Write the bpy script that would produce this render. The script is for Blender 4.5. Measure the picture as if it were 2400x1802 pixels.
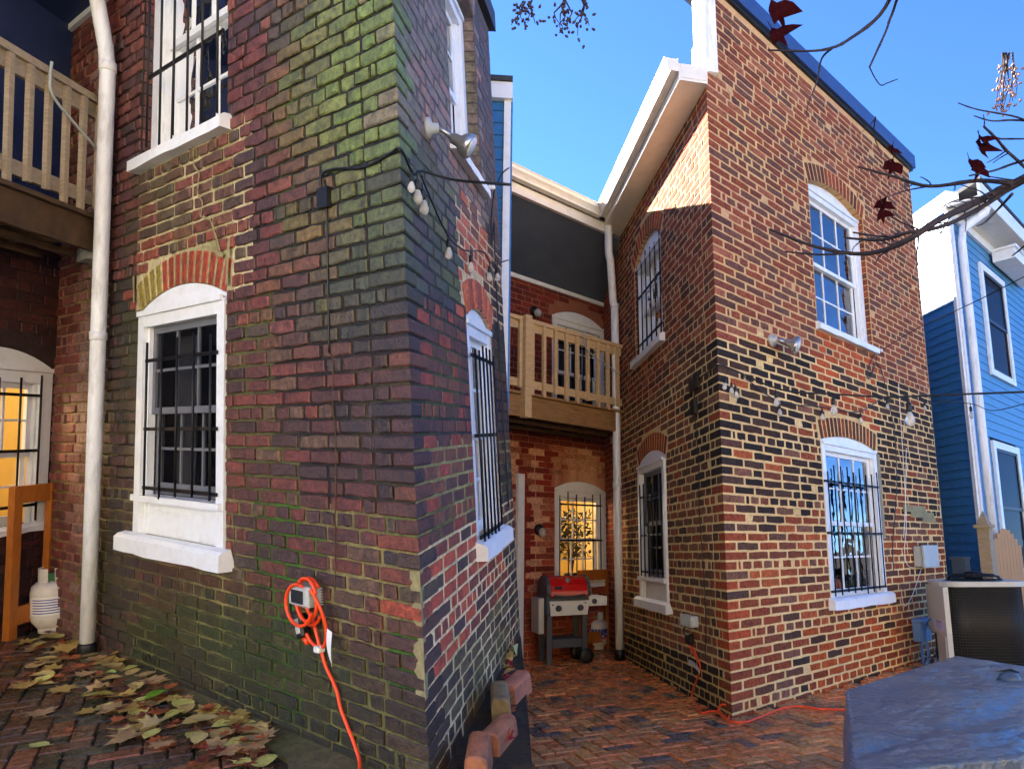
import bpy, math, random
from mathutils import Vector as V, Matrix, noise
random.seed(11)
for o in list(bpy.data.objects): bpy.data.objects.remove(o)
scn = bpy.context.scene
COL = scn.collection
rnd = random.random
def uni(a, b): return a + (b - a) * rnd()

# ------------------------------------------------------------------ camera
FPX, PPX, PPY = 1670.0, 1434.0, 988.0
WR = Matrix(((0.99991, -0.01351, 0.0), (0.00242, 0.17876, 0.98389), (-0.01329, -0.9838, 0.17878)))
H = 1.254
CAM = V((0, 0, H))
cam = bpy.data.cameras.new('camera'); co = bpy.data.objects.new('camera', cam); COL.objects.link(co)
cam.sensor_width = 36.0; cam.lens = FPX / 2400 * 36
cam.shift_x = -(PPX - 1200) / 2400; cam.shift_y = (PPY - 901) / 2400
cam.clip_start = 0.05; cam.clip_end = 2000
r_, d_, f_ = WR.col[0], WR.col[1], WR.col[2]
co.matrix_world = Matrix(((r_[0], -d_[0], -f_[0], 0), (r_[1], -d_[1], -f_[1], 0), (r_[2], -d_[2], -f_[2], H), (0, 0, 0, 1)))
scn.camera = co
# ------------------------------------------------------------------ light
SUN = V((-0.75, 0.66, 0.53)).normalized()
EL = math.asin(SUN.z); AZ = math.atan2(SUN.x, SUN.y)
w = bpy.data.worlds.new('World'); scn.world = w; w.use_nodes = True
nt = w.node_tree; bg = nt.nodes['Background']
sky = nt.nodes.new('ShaderNodeTexSky'); sky.sky_type = 'NISHITA'; sky.sun_disc = False
sky.sun_elevation = EL; sky.sun_rotation = AZ; sky.altitude = 0; sky.ozone_density = 10.0; sky.air_density = 0.5; sky.dust_density = 0.0
nt.links.new(sky.outputs[0], bg.inputs[0]); bg.inputs[1].default_value = 0.075
sl = bpy.data.lights.new('sun', 'SUN'); sl.energy = 4.8; sl.angle = math.radians(0.53); sl.color = (1.0, 0.90, 0.75)
so = bpy.data.objects.new('sun', sl); COL.objects.link(so); so.location = (-20, 18, 15)
so.rotation_euler = SUN.to_track_quat('Z', 'Y').to_euler()
vs = scn.view_settings; vs.view_transform = 'Standard'; vs.look = 'None'; vs.exposure = 3.2; vs.gamma = 1.0
scn.render.engine = 'CYCLES'

# ------------------------------------------------------------------ photo pixel -> place
def ray(x, y): return WR @ V(((x - PPX) / FPX, (y - PPY) / FPX, 1.0))
def at_depth(x, y, d): return CAM + ray(x, y) * d
def on_z(x, y, z=0.0):
    r = ray(x, y); return CAM + r * ((z - H) / r.z)
def depth(P): return (WR.transposed() @ (P - CAM)).z
def proj(P):
    c = WR.transposed() @ (P - CAM); return PPX + FPX * c.x / c.z, PPY + FPX * c.y / c.z, c.z

# two yards: 'B' stands on level ground, 'A' on a rising path
UP = V((0, 0, 1))
bO = on_z(1716.5, 1682); bL = V((-0.2339, 0.9723, 0)).normalized(); bR = V((0.6934, 0.7205, 0)).normalized()
bNL = V((-bL.y, bL.x, 0)); bNR = V((bR.y, -bR.x, 0))
aV = V((0.0085, -0.1718, 0.9851)).normalized()
aL = V((-0.8194, 0.5635, 0.1053)); aL = (aL - aV * aL.dot(aV)).normalized()
aR = V((0.037, 0.9845, 0.1714)); aR = (aR - aV * aR.dot(aV)).normalized()
aNL = aV.cross(aL).normalized(); aNR = aR.cross(aV).normalized()
aO = V((-0.90111424, 3.38314975, 0.24768338))
_den = aL.dot(aNR)
def warpA(P):            # the old walls of the first house lean inwards a little
    d = P - aO; uc = min(max(d.dot(aNR) / _den, -1), 5.); z = d.dot(aV)
    return P + aL * ((z - 1.6) * (0.066 - 0.047 * uc))
def same(P): return P
class Face:
    def __init__(s, o, u, n, up, warp): s.o, s.u, s.n, s.up, s.warp = o, u, n, up, warp
    def P(s, u, z, off=0.0): return s.warp(s.o + s.u * u + s.up * z + s.n * off)
    def hit(s, x, y, off=0.0):     # ignores the lean
        r = ray(x, y); t = ((s.o + s.n * off - CAM).dot(s.n)) / r.dot(s.n); d = CAM + r * t - s.o
        return d.dot(s.u), d.dot(s.up)
BL = Face(bO, bL, bNL, UP, same); BR = Face(bO, bR, bNR, UP, same)
AL = Face(aO, aL, aNL, aV, warpA); AR = Face(aO, aR, aNR, aV, warpA)
B_IN, A_IN = 4.2, 4.32                # where the long wall meets the porch wall
BB = Face(bO + bL * B_IN, -bR, bNR, UP, same)
aNB = aR.cross(aV).normalized()
AB = Face(aO + aL * A_IN, -aR, aNR, aV, warpA)
B_RAIL, A_RAIL = 3.15, 3.42
BP = Face(bO + bL * B_RAIL, -bR, bNR, UP, same)
AP = Face(aO + aL * A_RAIL, -aR, aNR, aV, warpA)
def GA(u, n, z=0.0): return warpA(aO + aL * u + aNL * n + aV * z)        # path of the first yard
def GAR(v, n, z=0.0): return warpA(aO + aR * v + aNR * n + aV * z)

# ------------------------------------------------------------------ mesh helpers
WORG = {}
class MB:
    def __init__(s): s.v = []; s.f = []; s.c = []; s.sm = []
    def poly(s, pts, col=None, smooth=False):
        i = len(s.v); s.v += [V(p) for p in pts]; s.f.append(tuple(range(i, i + len(pts)))); s.c.append(col); s.sm.append(smooth)
    def mesh(s, verts, faces, col=None, smooth=False):
        i = len(s.v); s.v += [V(p) for p in verts]
        for f in faces: s.f.append(tuple(i + k for k in f)); s.c.append(col); s.sm.append(smooth)
    def hexa(s, p, col=None):      # p[0:4] one ring, p[4:8] the opposite ring
        s.mesh(p, [(3, 2, 1, 0), (4, 5, 6, 7), (0, 1, 5, 4), (1, 2, 6, 5), (2, 3, 7, 6), (3, 0, 4, 7)], col)
    def box(s, o, ax, ay, az, x0, x1, y0, y1, z0, z1, col=None):
        q = lambda x, y, z: o + ax * x + ay * y + az * z
        s.hexa([q(x0, y0, z0), q(x1, y0, z0), q(x1, y1, z0), q(x0, y1, z0), q(x0, y0, z1), q(x1, y0, z1), q(x1, y1, z1), q(x0, y1, z1)], col)
    def bbox(s, o, ax, ay, az, x0, x1, y0, y1, z0, z1, b=0.006, col=None):   # box with chamfered edges
        q = lambda x, y, z: o + ax * x + ay * y + az * z
        vs_ = []; 
        X, Y, Z = (x0, x1), (y0, y1), (z0, z1)
        sg = (1, -1)
        idx = {}
        for i in range(2):
            for j in range(2):
                for k in range(2):
                    x, y, z = X[i], Y[j], Z[k]
                    for a in range(3):
                        idx[i, j, k, a] = len(vs_)
                        vs_.append(q(x + (sg[i] * b if a != 0 else 0), y + (sg[j] * b if a != 1 else 0), z + (sg[k] * b if a != 2 else 0)))
        fs = []
        for i in range(2): fs.append([idx[i, 0, 0, 0], idx[i, 1, 0, 0], idx[i, 1, 1, 0], idx[i, 0, 1, 0]])
        for j in range(2): fs.append([idx[0, j, 0, 1], idx[1, j, 0, 1], idx[1, j, 1, 1], idx[0, j, 1, 1]])
        for k in range(2): fs.append([idx[0, 0, k, 2], idx[1, 0, k, 2], idx[1, 1, k, 2], idx[0, 1, k, 2]])
        for i in range(2):
            for j in range(2): fs.append([idx[i, j, 0, 0], idx[i, j, 1, 0], idx[i, j, 1, 1], idx[i, j, 0, 1]])
        for i in range(2):
            for k in range(2): fs.append([idx[i, 0, k, 0], idx[i, 1, k, 0], idx[i, 1, k, 2], idx[i, 0, k, 2]])
        for j in range(2):
            for k in range(2): fs.append([idx[0, j, k, 1], idx[1, j, k, 1], idx[1, j, k, 2], idx[0, j, k, 2]])
        for i in range(2):
            for j in range(2):
                for k in range(2): fs.append([idx[i, j, k, 0], idx[i, j, k, 1], idx[i, j, k, 2]])
        s.mesh(vs_, fs, col)
    def fbox(s, F, u0, u1, z0, z1, n0, n1, col=None):
        P = F.P
        s.hexa([P(u0, z0, n0), P(u1, z0, n0), P(u1, z1, n0), P(u0, z1, n0), P(u0, z0, n1), P(u1, z0, n1), P(u1, z1, n1), P(u0, z1, n1)], col)
    def prism(s, ring0, ring1, col=None, caps=True, smooth=False):
        n = len(ring0); i = len(s.v); s.v += [V(p) for p in ring0] + [V(p) for p in ring1]
        for k in range(n):
            s.f.append((i + k, i + (k + 1) % n, i + n + (k + 1) % n, i + n + k)); s.c.append(col); s.sm.append(smooth)
        if caps:
            s.f.append(tuple(i + k for k in reversed(range(n)))); s.f.append(tuple(i + n + k for k in range(n))); s.c += [col, col]; s.sm += [False, False]
    def tube(s, pts, rad, seg=8, col=None, caps=True, flat=None):
        pts = [V(p) for p in pts]; n = len(pts)
        rads = rad if isinstance(rad, (list, tuple)) else [rad] * n
        rings = []; ref = None
        for k in range(n):
            t = (pts[min(k + 1, n - 1)] - pts[max(k - 1, 0)]).normalized()
            if ref is None:
                ref = t.cross(V((0, 0, 1)));
                if ref.length < 0.05: ref = t.cross(V((0, 1, 0)))
            ref = (ref - t * ref.dot(t)).normalized(); b = t.cross(ref)
            rings.append([pts[k] + (ref * math.cos(a) + b * math.sin(a)) * rads[k] for a in [2 * math.pi * j / seg for j in range(seg)]])
        i = len(s.v)
        for r in rings: s.v += r
        for k in range(n - 1):
            for j in range(seg):
                s.f.append((i + k * seg + j, i + k * seg + (j + 1) % seg, i + (k + 1) * seg + (j + 1) % seg, i + (k + 1) * seg + j)); s.c.append(col); s.sm.append(True)
        if caps:
            s.f.append(tuple(i + j for j in reversed(range(seg)))); s.f.append(tuple(i + (n - 1) * seg + j for j in range(seg))); s.c += [col, col]; s.sm += [False, False]
    def lathe(s, o, ax, prof, seg=16, col=None):   # prof: (radius, height along ax)
        ax = ax.normalized(); a = ax.cross(V((0, 1, 0.3))).normalized(); b = ax.cross(a)
        i = len(s.v)
        for r, h in prof:
            for j in range(seg):
                t = 2 * math.pi * j / seg; s.v.append(o + ax * h + (a * math.cos(t) + b * math.sin(t)) * r)
        for k in range(len(prof) - 1):
            for j in range(seg):
                s.f.append((i + k * seg + j, i + k * seg + (j + 1) % seg, i + (k + 1) * seg + (j + 1) % seg, i + (k + 1) * seg + j)); s.c.append(col); s.sm.append(True)
        s.f.append(tuple(i + j for j in reversed(range(seg)))); s.f.append(tuple(i + (len(prof) - 1) * seg + j for j in range(seg))); s.c += [col, col]; s.sm += [False, False]
    def build(s, name, mat, parent=None):
        me = bpy.data.meshes.new(name)
        xs = [p.x for p in s.v]; ys = [p.y for p in s.v]; zs = [p.z for p in s.v]
        org = V(((min(xs) + max(xs)) / 2, (min(ys) + max(ys)) / 2, min(zs)))
        me.from_pydata([tuple(p - org) for p in s.v], [], s.f)
        if any(c is not None for c in s.c):
            at = me.color_attributes.new('Col', 'FLOAT_COLOR', 'CORNER'); buf = []
            for f, c in zip(s.f, s.c):
                c = c or (0.5, 0.5, 0.5); buf += [c[0], c[1], c[2], 1.0] * len(f)
            at.data.foreach_set('color', buf)
        if any(s.sm): me.polygons.foreach_set('use_smooth', s.sm)
        me.materials.append(M(mat) if isinstance(mat, str) else mat)
        o = bpy.data.objects.new(name, me); COL.objects.link(o)
        WORG[o] = org
        if parent is not None: o.parent = parent; o.location = org - WORG[parent]
        else: o.location = org
        return o
def tag(o, label=None, cat=None, group=None, kind=None):
    if label: o['label'] = label
    if cat: o['category'] = cat
    if group: o['group'] = group
    if kind: o['kind'] = kind
    return o
def thing(name, label, cat, loc, group=None):
    o = bpy.data.objects.new(name, None); COL.objects.link(o); o.location = loc; o.empty_display_size = 0.1
    WORG[o] = V(loc); return tag(o, label, cat, group)

# ------------------------------------------------------------------ materials
def S(r, g, b):
    f = lambda c: ((c / 255 + 0.055) / 1.055) ** 2.4 if c / 255 > 0.04045 else c / 255 / 12.92
    return (f(r), f(g), f(b))
MATS = {}
def M(n): return MATS[n]
def new_mat(name):
    m = bpy.data.materials.new(name); m.use_nodes = True; MATS[name] = m
    t = m.node_tree; return m, t, t.nodes['Principled BSDF'], t.nodes, t.links
def mk(name, col, rough=0.6, metal=0.0, var=0.12, vscale=14.0, bump=0.15, bscale=80.0, dirt=None, dscale=3.0, damt=0.5, stretch=None, vc=False, coat=0.0, spec=0.5, rvar=0.0, world=False, sub=None):
    m, t, p, N, L = new_mat(name)
    tc = N.new('ShaderNodeTexCoord'); src = tc.outputs['Object']
    if world: g = N.new('ShaderNodeNewGeometry'); src = g.outputs['Position']
    if stretch:
        mp = N.new('ShaderNodeMapping'); mp.inputs['Scale'].default_value = stretch; L.new(src, mp.inputs['Vector']); src = mp.outputs[0]
    n1 = N.new('ShaderNodeTexNoise'); n1.inputs['Scale'].default_value = vscale; n1.inputs['Detail'].default_value = 6; n1.inputs['Roughness'].default_value = 0.65; L.new(src, n1.inputs['Vector'])
    mr = N.new('ShaderNodeMapRange'); mr.inputs['From Min'].default_value = 0.25; mr.inputs['From Max'].default_value = 0.75
    mr.inputs['To Min'].default_value = 1 - var * 1.6; mr.inputs['To Max'].default_value = 1 + var; L.new(n1.outputs['Fac'], mr.inputs['Value'])
    mx = N.new('ShaderNodeVectorMath'); mx.operation = 'SCALE'
    if vc:
        a = N.new('ShaderNodeVertexColor'); a.layer_name = 'Col'; L.new(a.outputs['Color'], mx.inputs[0])
    else: mx.inputs[0].default_value = col
    L.new(mr.outputs[0], mx.inputs['Scale']); cur = mx.outputs[0]
    if dirt:
        n2 = N.new('ShaderNodeTexNoise'); n2.inputs['Scale'].default_value = dscale; n2.inputs['Detail'].default_value = 8; n2.inputs['Roughness'].default_value = 0.7; L.new(src, n2.inputs['Vector'])
        r2 = N.new('ShaderNodeMapRange'); r2.inputs['From Min'].default_value = 0.5; r2.inputs['From Max'].default_value = 0.72; r2.inputs['To Max'].default_value = damt; L.new(n2.outputs['Fac'], r2.inputs['Value'])
        mm = N.new('ShaderNodeMixRGB'); L.new(r2.outputs[0], mm.inputs[0]); L.new(cur, mm.inputs[1]); mm.inputs[2].default_value = (*dirt, 1); cur = mm.outputs[0]
    L.new(cur, p.inputs['Base Color'])
    p.inputs['Roughness'].default_value = rough; p.inputs['Metallic'].default_value = metal; p.inputs['Specular IOR Level'].default_value = spec
    if coat: p.inputs['Coat Weight'].default_value = coat; p.inputs['Coat Roughness'].default_value = 0.15
    if rvar:
        rr = N.new('ShaderNodeMapRange'); rr.inputs['From Min'].default_value = 0.3; rr.inputs['From Max'].default_value = 0.7; rr.inputs['To Min'].default_value = max(0.03, rough - rvar); rr.inputs['To Max'].default_value = rough + rvar
        L.new(n1.outputs['Fac'], rr.inputs['Value']); L.new(rr.outputs[0], p.inputs['Roughness'])
    if bump:
        nb = N.new('ShaderNodeTexNoise'); nb.inputs['Scale'].default_value = bscale; nb.inputs['Detail'].default_value = 5; L.new(src, nb.inputs['Vector'])
        bp = N.new('ShaderNodeBump'); bp.inputs['Strength'].default_value = bump; bp.inputs['Distance'].default_value = 0.006; L.new(nb.outputs['Fac'], bp.inputs['Height']); L.new(bp.outputs[0], p.inputs['Normal'])
    return m
mk('brick_fired', (1, 1, 1), 0.95, spec=.15, var=0.4, vscale=34, bump=0.55, bscale=90, vc=True, dirt=S(66, 50, 44), dscale=11, damt=0.45, world=True)
mk('brick_damp', (1, 1, 1), 0.6, var=0.5, vscale=30, bump=0.9, bscale=60, vc=True, dirt=S(38, 32, 34), dscale=10, damt=0.75, world=True, rvar=0.15)
mk('mortar_lime', (1, 1, 1), 1.0, spec=.1, var=0.16, vscale=30, bump=0.9, bscale=120, vc=True, dirt=S(150, 124, 84), dscale=5, damt=0.4, world=True)
mk('mortar_damp', (1, 1, 1), 0.85, var=0.35, vscale=24, bump=1.0, bscale=90, vc=True, world=True)
mk('paver', (1, 1, 1), 0.27, var=0.26, vscale=16, bump=0.3, bscale=60, vc=True, dirt=S(70, 58, 46), dscale=3, damt=0.35, world=True, rvar=0.2)
mk('sand_joint', S(62, 48, 34), 0.8, var=0.3, vscale=20, bump=0.5, bscale=120, world=True)
mk('soil', S(60, 50, 36), 0.9, var=0.5, vscale=18, bump=1.0, bscale=50, dirt=S(54, 62, 28), dscale=2.2, damt=0.8, world=True)
mk('white_paint', S(230, 235, 240), 0.42, var=0.04, bump=0.12, bscale=60, dirt=S(190, 184, 172), dscale=9, damt=0.35)
mk('white_metal', S(228, 232, 236), 0.38, var=0.06, bump=0.08, bscale=14, dirt=S(150, 146, 134), dscale=4, damt=0.55, stretch=(4, 4, 0.6))
mk('cream_metal', S(228, 224, 214), 0.4, var=0.04, bump=0.04, bscale=20, dirt=S(180, 168, 140), dscale=4, damt=0.4)
mk('soffit_navy', S(30, 50, 98), 0.7, var=0.12, vscale=5, bump=0.05)
mk('soffit_slate', S(80, 92, 114), 0.7, var=0.12, vscale=5, bump=0.05)
mk('wood_pine', S(204, 176, 134), 0.7, var=0.16, vscale=9, bump=0.25, bscale=30, stretch=(2, 2, 9), dirt=S(150, 112, 64), dscale=4, damt=0.5)
mk('wood_grey', S(160, 142, 118), 0.8, var=0.22, vscale=9, bump=0.35, bscale=30, stretch=(2, 2, 9), dirt=S(122, 126, 66), dscale=3, damt=0.65)
mk('wood_dark', S(84, 62, 40), 0.8, var=0.3, vscale=9, bump=0.4, bscale=30, dirt=S(46, 34, 22), dscale=4, damt=0.7)
mk('wood_beam', S(150, 114, 70), 0.75, var=0.25, vscale=7, bump=0.3, bscale=30, stretch=(1, 1, 6), dirt=S(88, 60, 30), dscale=3, damt=0.7)
mk('wood_orange', S(176, 104, 36), 0.6, var=0.2, vscale=8, bump=0.2, bscale=30, stretch=(4, 4, 0.7))
mk('wood_cedar', S(196, 142, 82), 0.75, var=0.2, vscale=8, bump=0.3, bscale=30, stretch=(5, 5, 0.6), dirt=S(140, 128, 84), dscale=3, damt=0.6)
mk('black_iron', S(20, 19, 22), 0.5, metal=0.3, var=0.3, vscale=40, bump=0.3, bscale=120)
mk('black_rubber', S(18, 18, 20), 0.5, var=0.2, bump=0.1)
mk('coping_metal', S(44, 70, 120), 0.45, metal=0.0, var=0.1, vscale=4, bump=0.05)
mk('coping_dark', S(22, 26, 36), 0.6, var=0.1, bump=0.05)
mk('steel', S(178, 182, 186), 0.3, metal=0.8, var=0.1, bump=0.1)
mk('grey_plastic', S(172, 178, 176), 0.5, var=0.08, bump=0.1, dirt=S(130, 134, 128), dscale=6, damt=0.4)
mk('blue_plastic', S(96, 126, 168), 0.5, var=0.1, bump=0.1, dirt=S(74, 92, 120), dscale=8, damt=0.5)
mk('siding_blue', S(46, 112, 172), 0.5, var=0.1, vscale=6, bump=0.12, bscale=40, stretch=(1, 1, 3), dirt=S(120, 156, 190), dscale=9, damt=0.4)
mk('siding_teal', S(72, 136, 178), 0.5, var=0.08, vscale=6, bump=0.1, bscale=40)
mk('orange_cord', S(242, 74, 22), 0.42, var=0.06, bump=0.02)
mk('clear_plastic', S(186, 192, 192), 0.2, var=0.1, bump=0.05, coat=0.3)
mk('paper', S(232, 232, 226), 0.6, var=0.05, bump=0.03)
mk('bark', S(44, 34, 36), 0.8, var=0.35, vscale=30, bump=0.6, bscale=60)
mk('red_leaf', S(44, 9, 15), 0.95, spec=.05, var=0.35, vscale=30, bump=0.2)
mk('seed_pale', S(150, 116, 108), 0.7, var=0.3, vscale=40, bump=0.1)
mk('seed_dark', S(60, 44, 56), 0.7, var=0.3, vscale=40, bump=0.1)
mk('leaf_mix', (1, 1, 1), 0.55, var=0.3, vscale=26, bump=0.35, bscale=40, vc=True, dirt=S(96, 62, 34), dscale=9, damt=0.55)
mk('red_enamel', S(206, 18, 14), 0.25, var=0.03, bump=0, coat=0.4)
mk('grill_grey', S(70, 76, 84), 0.5, var=0.06, bump=0.08)
mk('grill_steel', S(232, 234, 232), 0.35, metal=0.0, var=0.04, bump=0.02)
mk('ac_panel', S(188, 186, 176), 0.5, var=0.05, bump=0.06, dirt=S(150, 148, 138), dscale=3, damt=0.4)
mk('ac_louvre', S(10, 10, 12), 0.5, metal=0.0, var=0.15, vscale=8, bump=0.1)
mk('ac_guard', S(20, 20, 22), 0.6, var=0.15, vscale=8, bump=0.1)
mk('tank_white', S(218, 214, 206), 0.4, var=0.06, bump=0.03, dirt=S(170, 160, 146), dscale=8, damt=0.5)
mk('screen_dark', S(26, 28, 34), 0.5, var=0.1, bump=0.05)
mk('curtain', S(96, 98, 108), 0.9, var=0.08, bump=0.1)
mk('room_wall', S(214, 188, 122), 0.8, var=0.04, bump=0.02)
mk('room_dark', S(22, 21, 22), 0.9, var=0.1, bump=0)
mk('plant_dark', S(26, 38, 20), 0.6, var=0.4, bump=0.1)
mk('edging', (1, 1, 1), 0.8, var=0.3, vscale=14, bump=0.6, bscale=70, vc=True, dirt=S(92, 84, 56), dscale=6, damt=0.5, world=True)
mk('plaster', S(150, 140, 100), 0.9, var=0.25, vscale=22, bump=0.9, bscale=60, dirt=S(128, 128, 70), dscale=7, damt=0.7)
mk('cement', S(150, 140, 112), 0.9, var=0.2, vscale=20, bump=0.8, bscale=70)
mk('asphalt_roof', S(60, 60, 64), 0.9)
mk('navy_print', S(40, 70, 170), 0.5, var=0.2, vscale=40, bump=0)
mk('red_print', S(200, 40, 44), 0.5, var=0.05, bump=0)
mk('ink', S(16, 16, 20), 0.5, var=0.05, bump=0)
mk('far_cream', S(226, 198, 130), 0.8, var=0.06)
mk('label_violet', S(196, 190, 226), 0.5, var=0.05, bump=0)
mk('soft_toy', S(226, 118, 100), 0.8, var=0.1, bump=0.1)
mk('bottle_green', S(26, 96, 48), 0.15, var=0.1, bump=0)
def emis(name, col, s):
    m, t, p, N, L = new_mat(name); p.inputs['Base Color'].default_value = (*col, 1); p.inputs['Emission Color'].default_value = (*col, 1); p.inputs['Emission Strength'].default_value = s
emis('bulb_lit', S(255, 214, 130), 18.0); emis('daylight_pane', S(196, 226, 255), 1.6)
def glass(name, ior, wav=0.03, tint=(1, 1, 1)):
    m, t, p, N, L = new_mat(name); N.remove(p); out = N['Material Output']
    tr = N.new('ShaderNodeBsdfTransparent'); tr.inputs[0].default_value = (*tint, 1)
    gl = N.new('ShaderNodeBsdfGlossy'); gl.inputs['Roughness'].default_value = 0.01; gl.inputs[0].default_value = (0.95, 0.97, 1, 1)
    fr = N.new('ShaderNodeFresnel'); fr.inputs['IOR'].default_value = ior
    g = N.new('ShaderNodeNewGeometry'); nz = N.new('ShaderNodeTexNoise'); nz.inputs['Scale'].default_value = 3.5; nz.inputs['Detail'].default_value = 2; L.new(g.outputs['Position'], nz.inputs['Vector'])
    bp = N.new('ShaderNodeBump'); bp.inputs['Strength'].default_value = wav; bp.inputs['Distance'].default_value = 0.1; L.new(nz.outputs['Fac'], bp.inputs['Height']); L.new(bp.outputs[0], gl.inputs['Normal'])
    mx = N.new('ShaderNodeMixShader'); L.new(fr.outputs[0], mx.inputs[0]); L.new(tr.outputs[0], mx.inputs[1]); L.new(gl.outputs[0], mx.inputs[2]); L.new(mx.outputs[0], out.inputs[0])
glass('glass_old', 2.6, 0.12); glass('glass_dark', 1.05, 0.05, (0.6, 0.6, 0.64)); glass('bulb_glass', 1.6, 0.0, (0.97, 0.95, 0.9)); glass('glass_clear', 1.2, 0.04)
m, t, p, N, L = new_mat('screened_pane'); N.remove(p)
tr = N.new('ShaderNodeBsdfTransparent'); df = N.new('ShaderNodeBsdfDiffuse'); df.inputs[0].default_value = (*S(26, 28, 34), 1); mx = N.new('ShaderNodeMixShader'); mx.inputs[0].default_value = .55
L.new(tr.outputs[0], mx.inputs[1]); L.new(df.outputs[0], mx.inputs[2]); L.new(mx.outputs[0], N['Material Output'].inputs[0])
mk('sash_grey', S(104, 108, 118), .6, var=.06, bump=.05)
# tarpaulin with creases
m, t, p, N, L = new_mat('tarp')
tc = N.new('ShaderNodeTexCoord')
n1 = N.new('ShaderNodeTexNoise'); n1.inputs['Scale'].default_value = 2.6; n1.inputs['Detail'].default_value = 7; n1.inputs['Roughness'].default_value = 0.55; n1.inputs['Distortion'].default_value = 0.6; L.new(tc.outputs['Object'], n1.inputs['Vector'])
n2 = N.new('ShaderNodeTexNoise'); n2.inputs['Scale'].default_value = 34; n2.inputs['Detail'].default_value = 4; L.new(tc.outputs['Object'], n2.inputs['Vector'])
ad = N.new('ShaderNodeMath'); ad.operation = 'MULTIPLY_ADD'; ad.inputs[1].default_value = 0.2; L.new(n2.outputs['Fac'], ad.inputs[0]); L.new(n1.outputs['Fac'], ad.inputs[2])
bp = N.new('ShaderNodeBump'); bp.inputs['Strength'].default_value = 0.8; bp.inputs['Distance'].default_value = 0.05; L.new(ad.outputs[0], bp.inputs['Height']); L.new(bp.outputs[0], p.inputs['Normal'])
p.inputs['Base Color'].default_value = (*S(74, 84, 98), 1); p.inputs['Roughness'].default_value = 0.3

# ------------------------------------------------------------------ brick walls
def sstep(a, b, x): t = min(1, max(0, (x - a) / (b - a))); return t * t * (3 - 2 * t)
def nz(x, y, z=0.0): return noise.noise(V((x, y, z)))
def mix(a, b, t): t = min(max(t, 0), 1); return tuple(a[i] * (1 - t) + b[i] * t for i in range(3))
def jit(c, a=0.12): k = 1 + uni(-a, a); return (c[0] * k * (1 + uni(-a, a) * .4), c[1] * k, c[2] * k * (1 + uni(-a, a) * .4))
def arc(o):
    wd = (o['u1'] - o['u0']) / 2; h = o['rise']; R = (wd * wd + h * h) / (2 * h); return (o['u0'] + o['u1']) / 2, o['zs'] + h - R, R, math.asin(min(1, wd / R))
def arc_z(o, u):
    uc, zc, R, th = arc(o); return zc + math.sqrt(max(0, R * R - (u - uc) ** 2))
RING = 0.19
def blocked(o, za, zb):
    if zb <= o['z0'] + 0.004 or za >= o['zs'] + o['rise'] + o.get('ring', RING): return None
    zm = (za + zb) / 2
    if zm <= o['zs'] - 0.02: return (o['u0'], o['u1'])
    uc, zc, R, th = arc(o); Ro = R + o.get('ring', RING)
    if za >= zc + Ro - 0.012: return None
    hw = math.sqrt(max(0, Ro * Ro - (max(za, zc) - zc) ** 2))
    he = (o['u1'] - o['u0']) / 2 * (1 + o.get('ring', RING) / R)
    hw = min(hw, he, (o['u1'] - o['u0']) / 2 + (zm - o['zs'] + .05) * math.tan(th) + .01 if zm < o['zs'] + o.get('ring', RING) else hw)
    return (uc - hw - 0.008, uc + hw + 0.008)
def rough_brick(F, u0, u1, z0, z1, pr, ch, col, jt):
    r = lambda: uni(-jt, jt)
    tilt = uni(-jt, jt); k = jt * 1.1; w_ = u1 - u0
    cut = [uni(0, k) for _ in range(4)]
    e = [(u0 + cut[0], z0 + cut[0] * .7), (u0 + w_ * uni(.25, .4), z0 + r()), (u0 + w_ * uni(.6, .75), z0 + r()), (u1 - cut[1], z0 + cut[1] * .7),
         (u1 - cut[2], z1 - cut[2] * .7), (u0 + w_ * uni(.6, .75), z1 + r()), (u0 + w_ * uni(.25, .4), z1 + r()), (u0 + cut[3], z1 - cut[3] * .7)]
    cu, cz = (u0 + u1) / 2, (z0 + z1) / 2
    ins = [(u + (ch if u < cu else -ch) * (1 if i in (0, 3, 4, 7) else 0) + r() * .3, z + (ch if z < cz else -ch) + r() * .4) for i, (u, z) in enumerate(e)]
    p = [F.P(u, z, -0.003) for u, z in e] + [F.P(u, z, pr - ch * .8) for u, z in e] + [F.P(u, z, pr + (tilt if u < cu else -tilt) * .6) for u, z in ins]
    f = [(16, 17, 22, 23), (17, 18, 21, 22), (18, 19, 20, 21)]
    for k in range(8):
        f += [(k, (k + 1) % 8, 8 + (k + 1) % 8, 8 + k), (8 + k, 8 + (k + 1) % 8, 16 + (k + 1) % 8, 16 + k)]
    return dict(v=p, f=f, col=col, c=F.P(cu, cz, pr), area=(u1 - u0) * (z1 - z0), n=F.n)
def corner_brick(FL, FR, o, up, m, lL, lR, z0, z1, pr, ch, col, jt):
    rings = []
    for z, k in ((z0, 1), (z0 + ch, 0), (z1 - ch, 0), (z1, 1)):
        q = pr - ch * .8 * k; s_ = q / pr
        rings.append([FL.P(lL, z, -.003), FL.P(lL - ch * k, z, q), FL.warp(FL.o + up * z + m * (s_ * pr)), FR.P(lR - ch * k, z, q), FR.P(lR, z, -.003)])
    j = [V((uni(-jt, jt), uni(-jt, jt), uni(-jt, jt))) for _ in range(5)]
    vs_ = [p + j[i] for r in rings for i, p in enumerate(r)]
    f = []
    for a in range(3):
        for k in range(4): f.append((a * 5 + k, a * 5 + k + 1, (a + 1) * 5 + k + 1, (a + 1) * 5 + k))
    f += [(4, 3, 2, 1, 0), (15, 16, 17, 18, 19)]
    return dict(v=vs_, f=f, col=col, c=vs_[7], area=(lL + lR) * (z1 - z0), n=(FL.n + FR.n).normalized())
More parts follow.
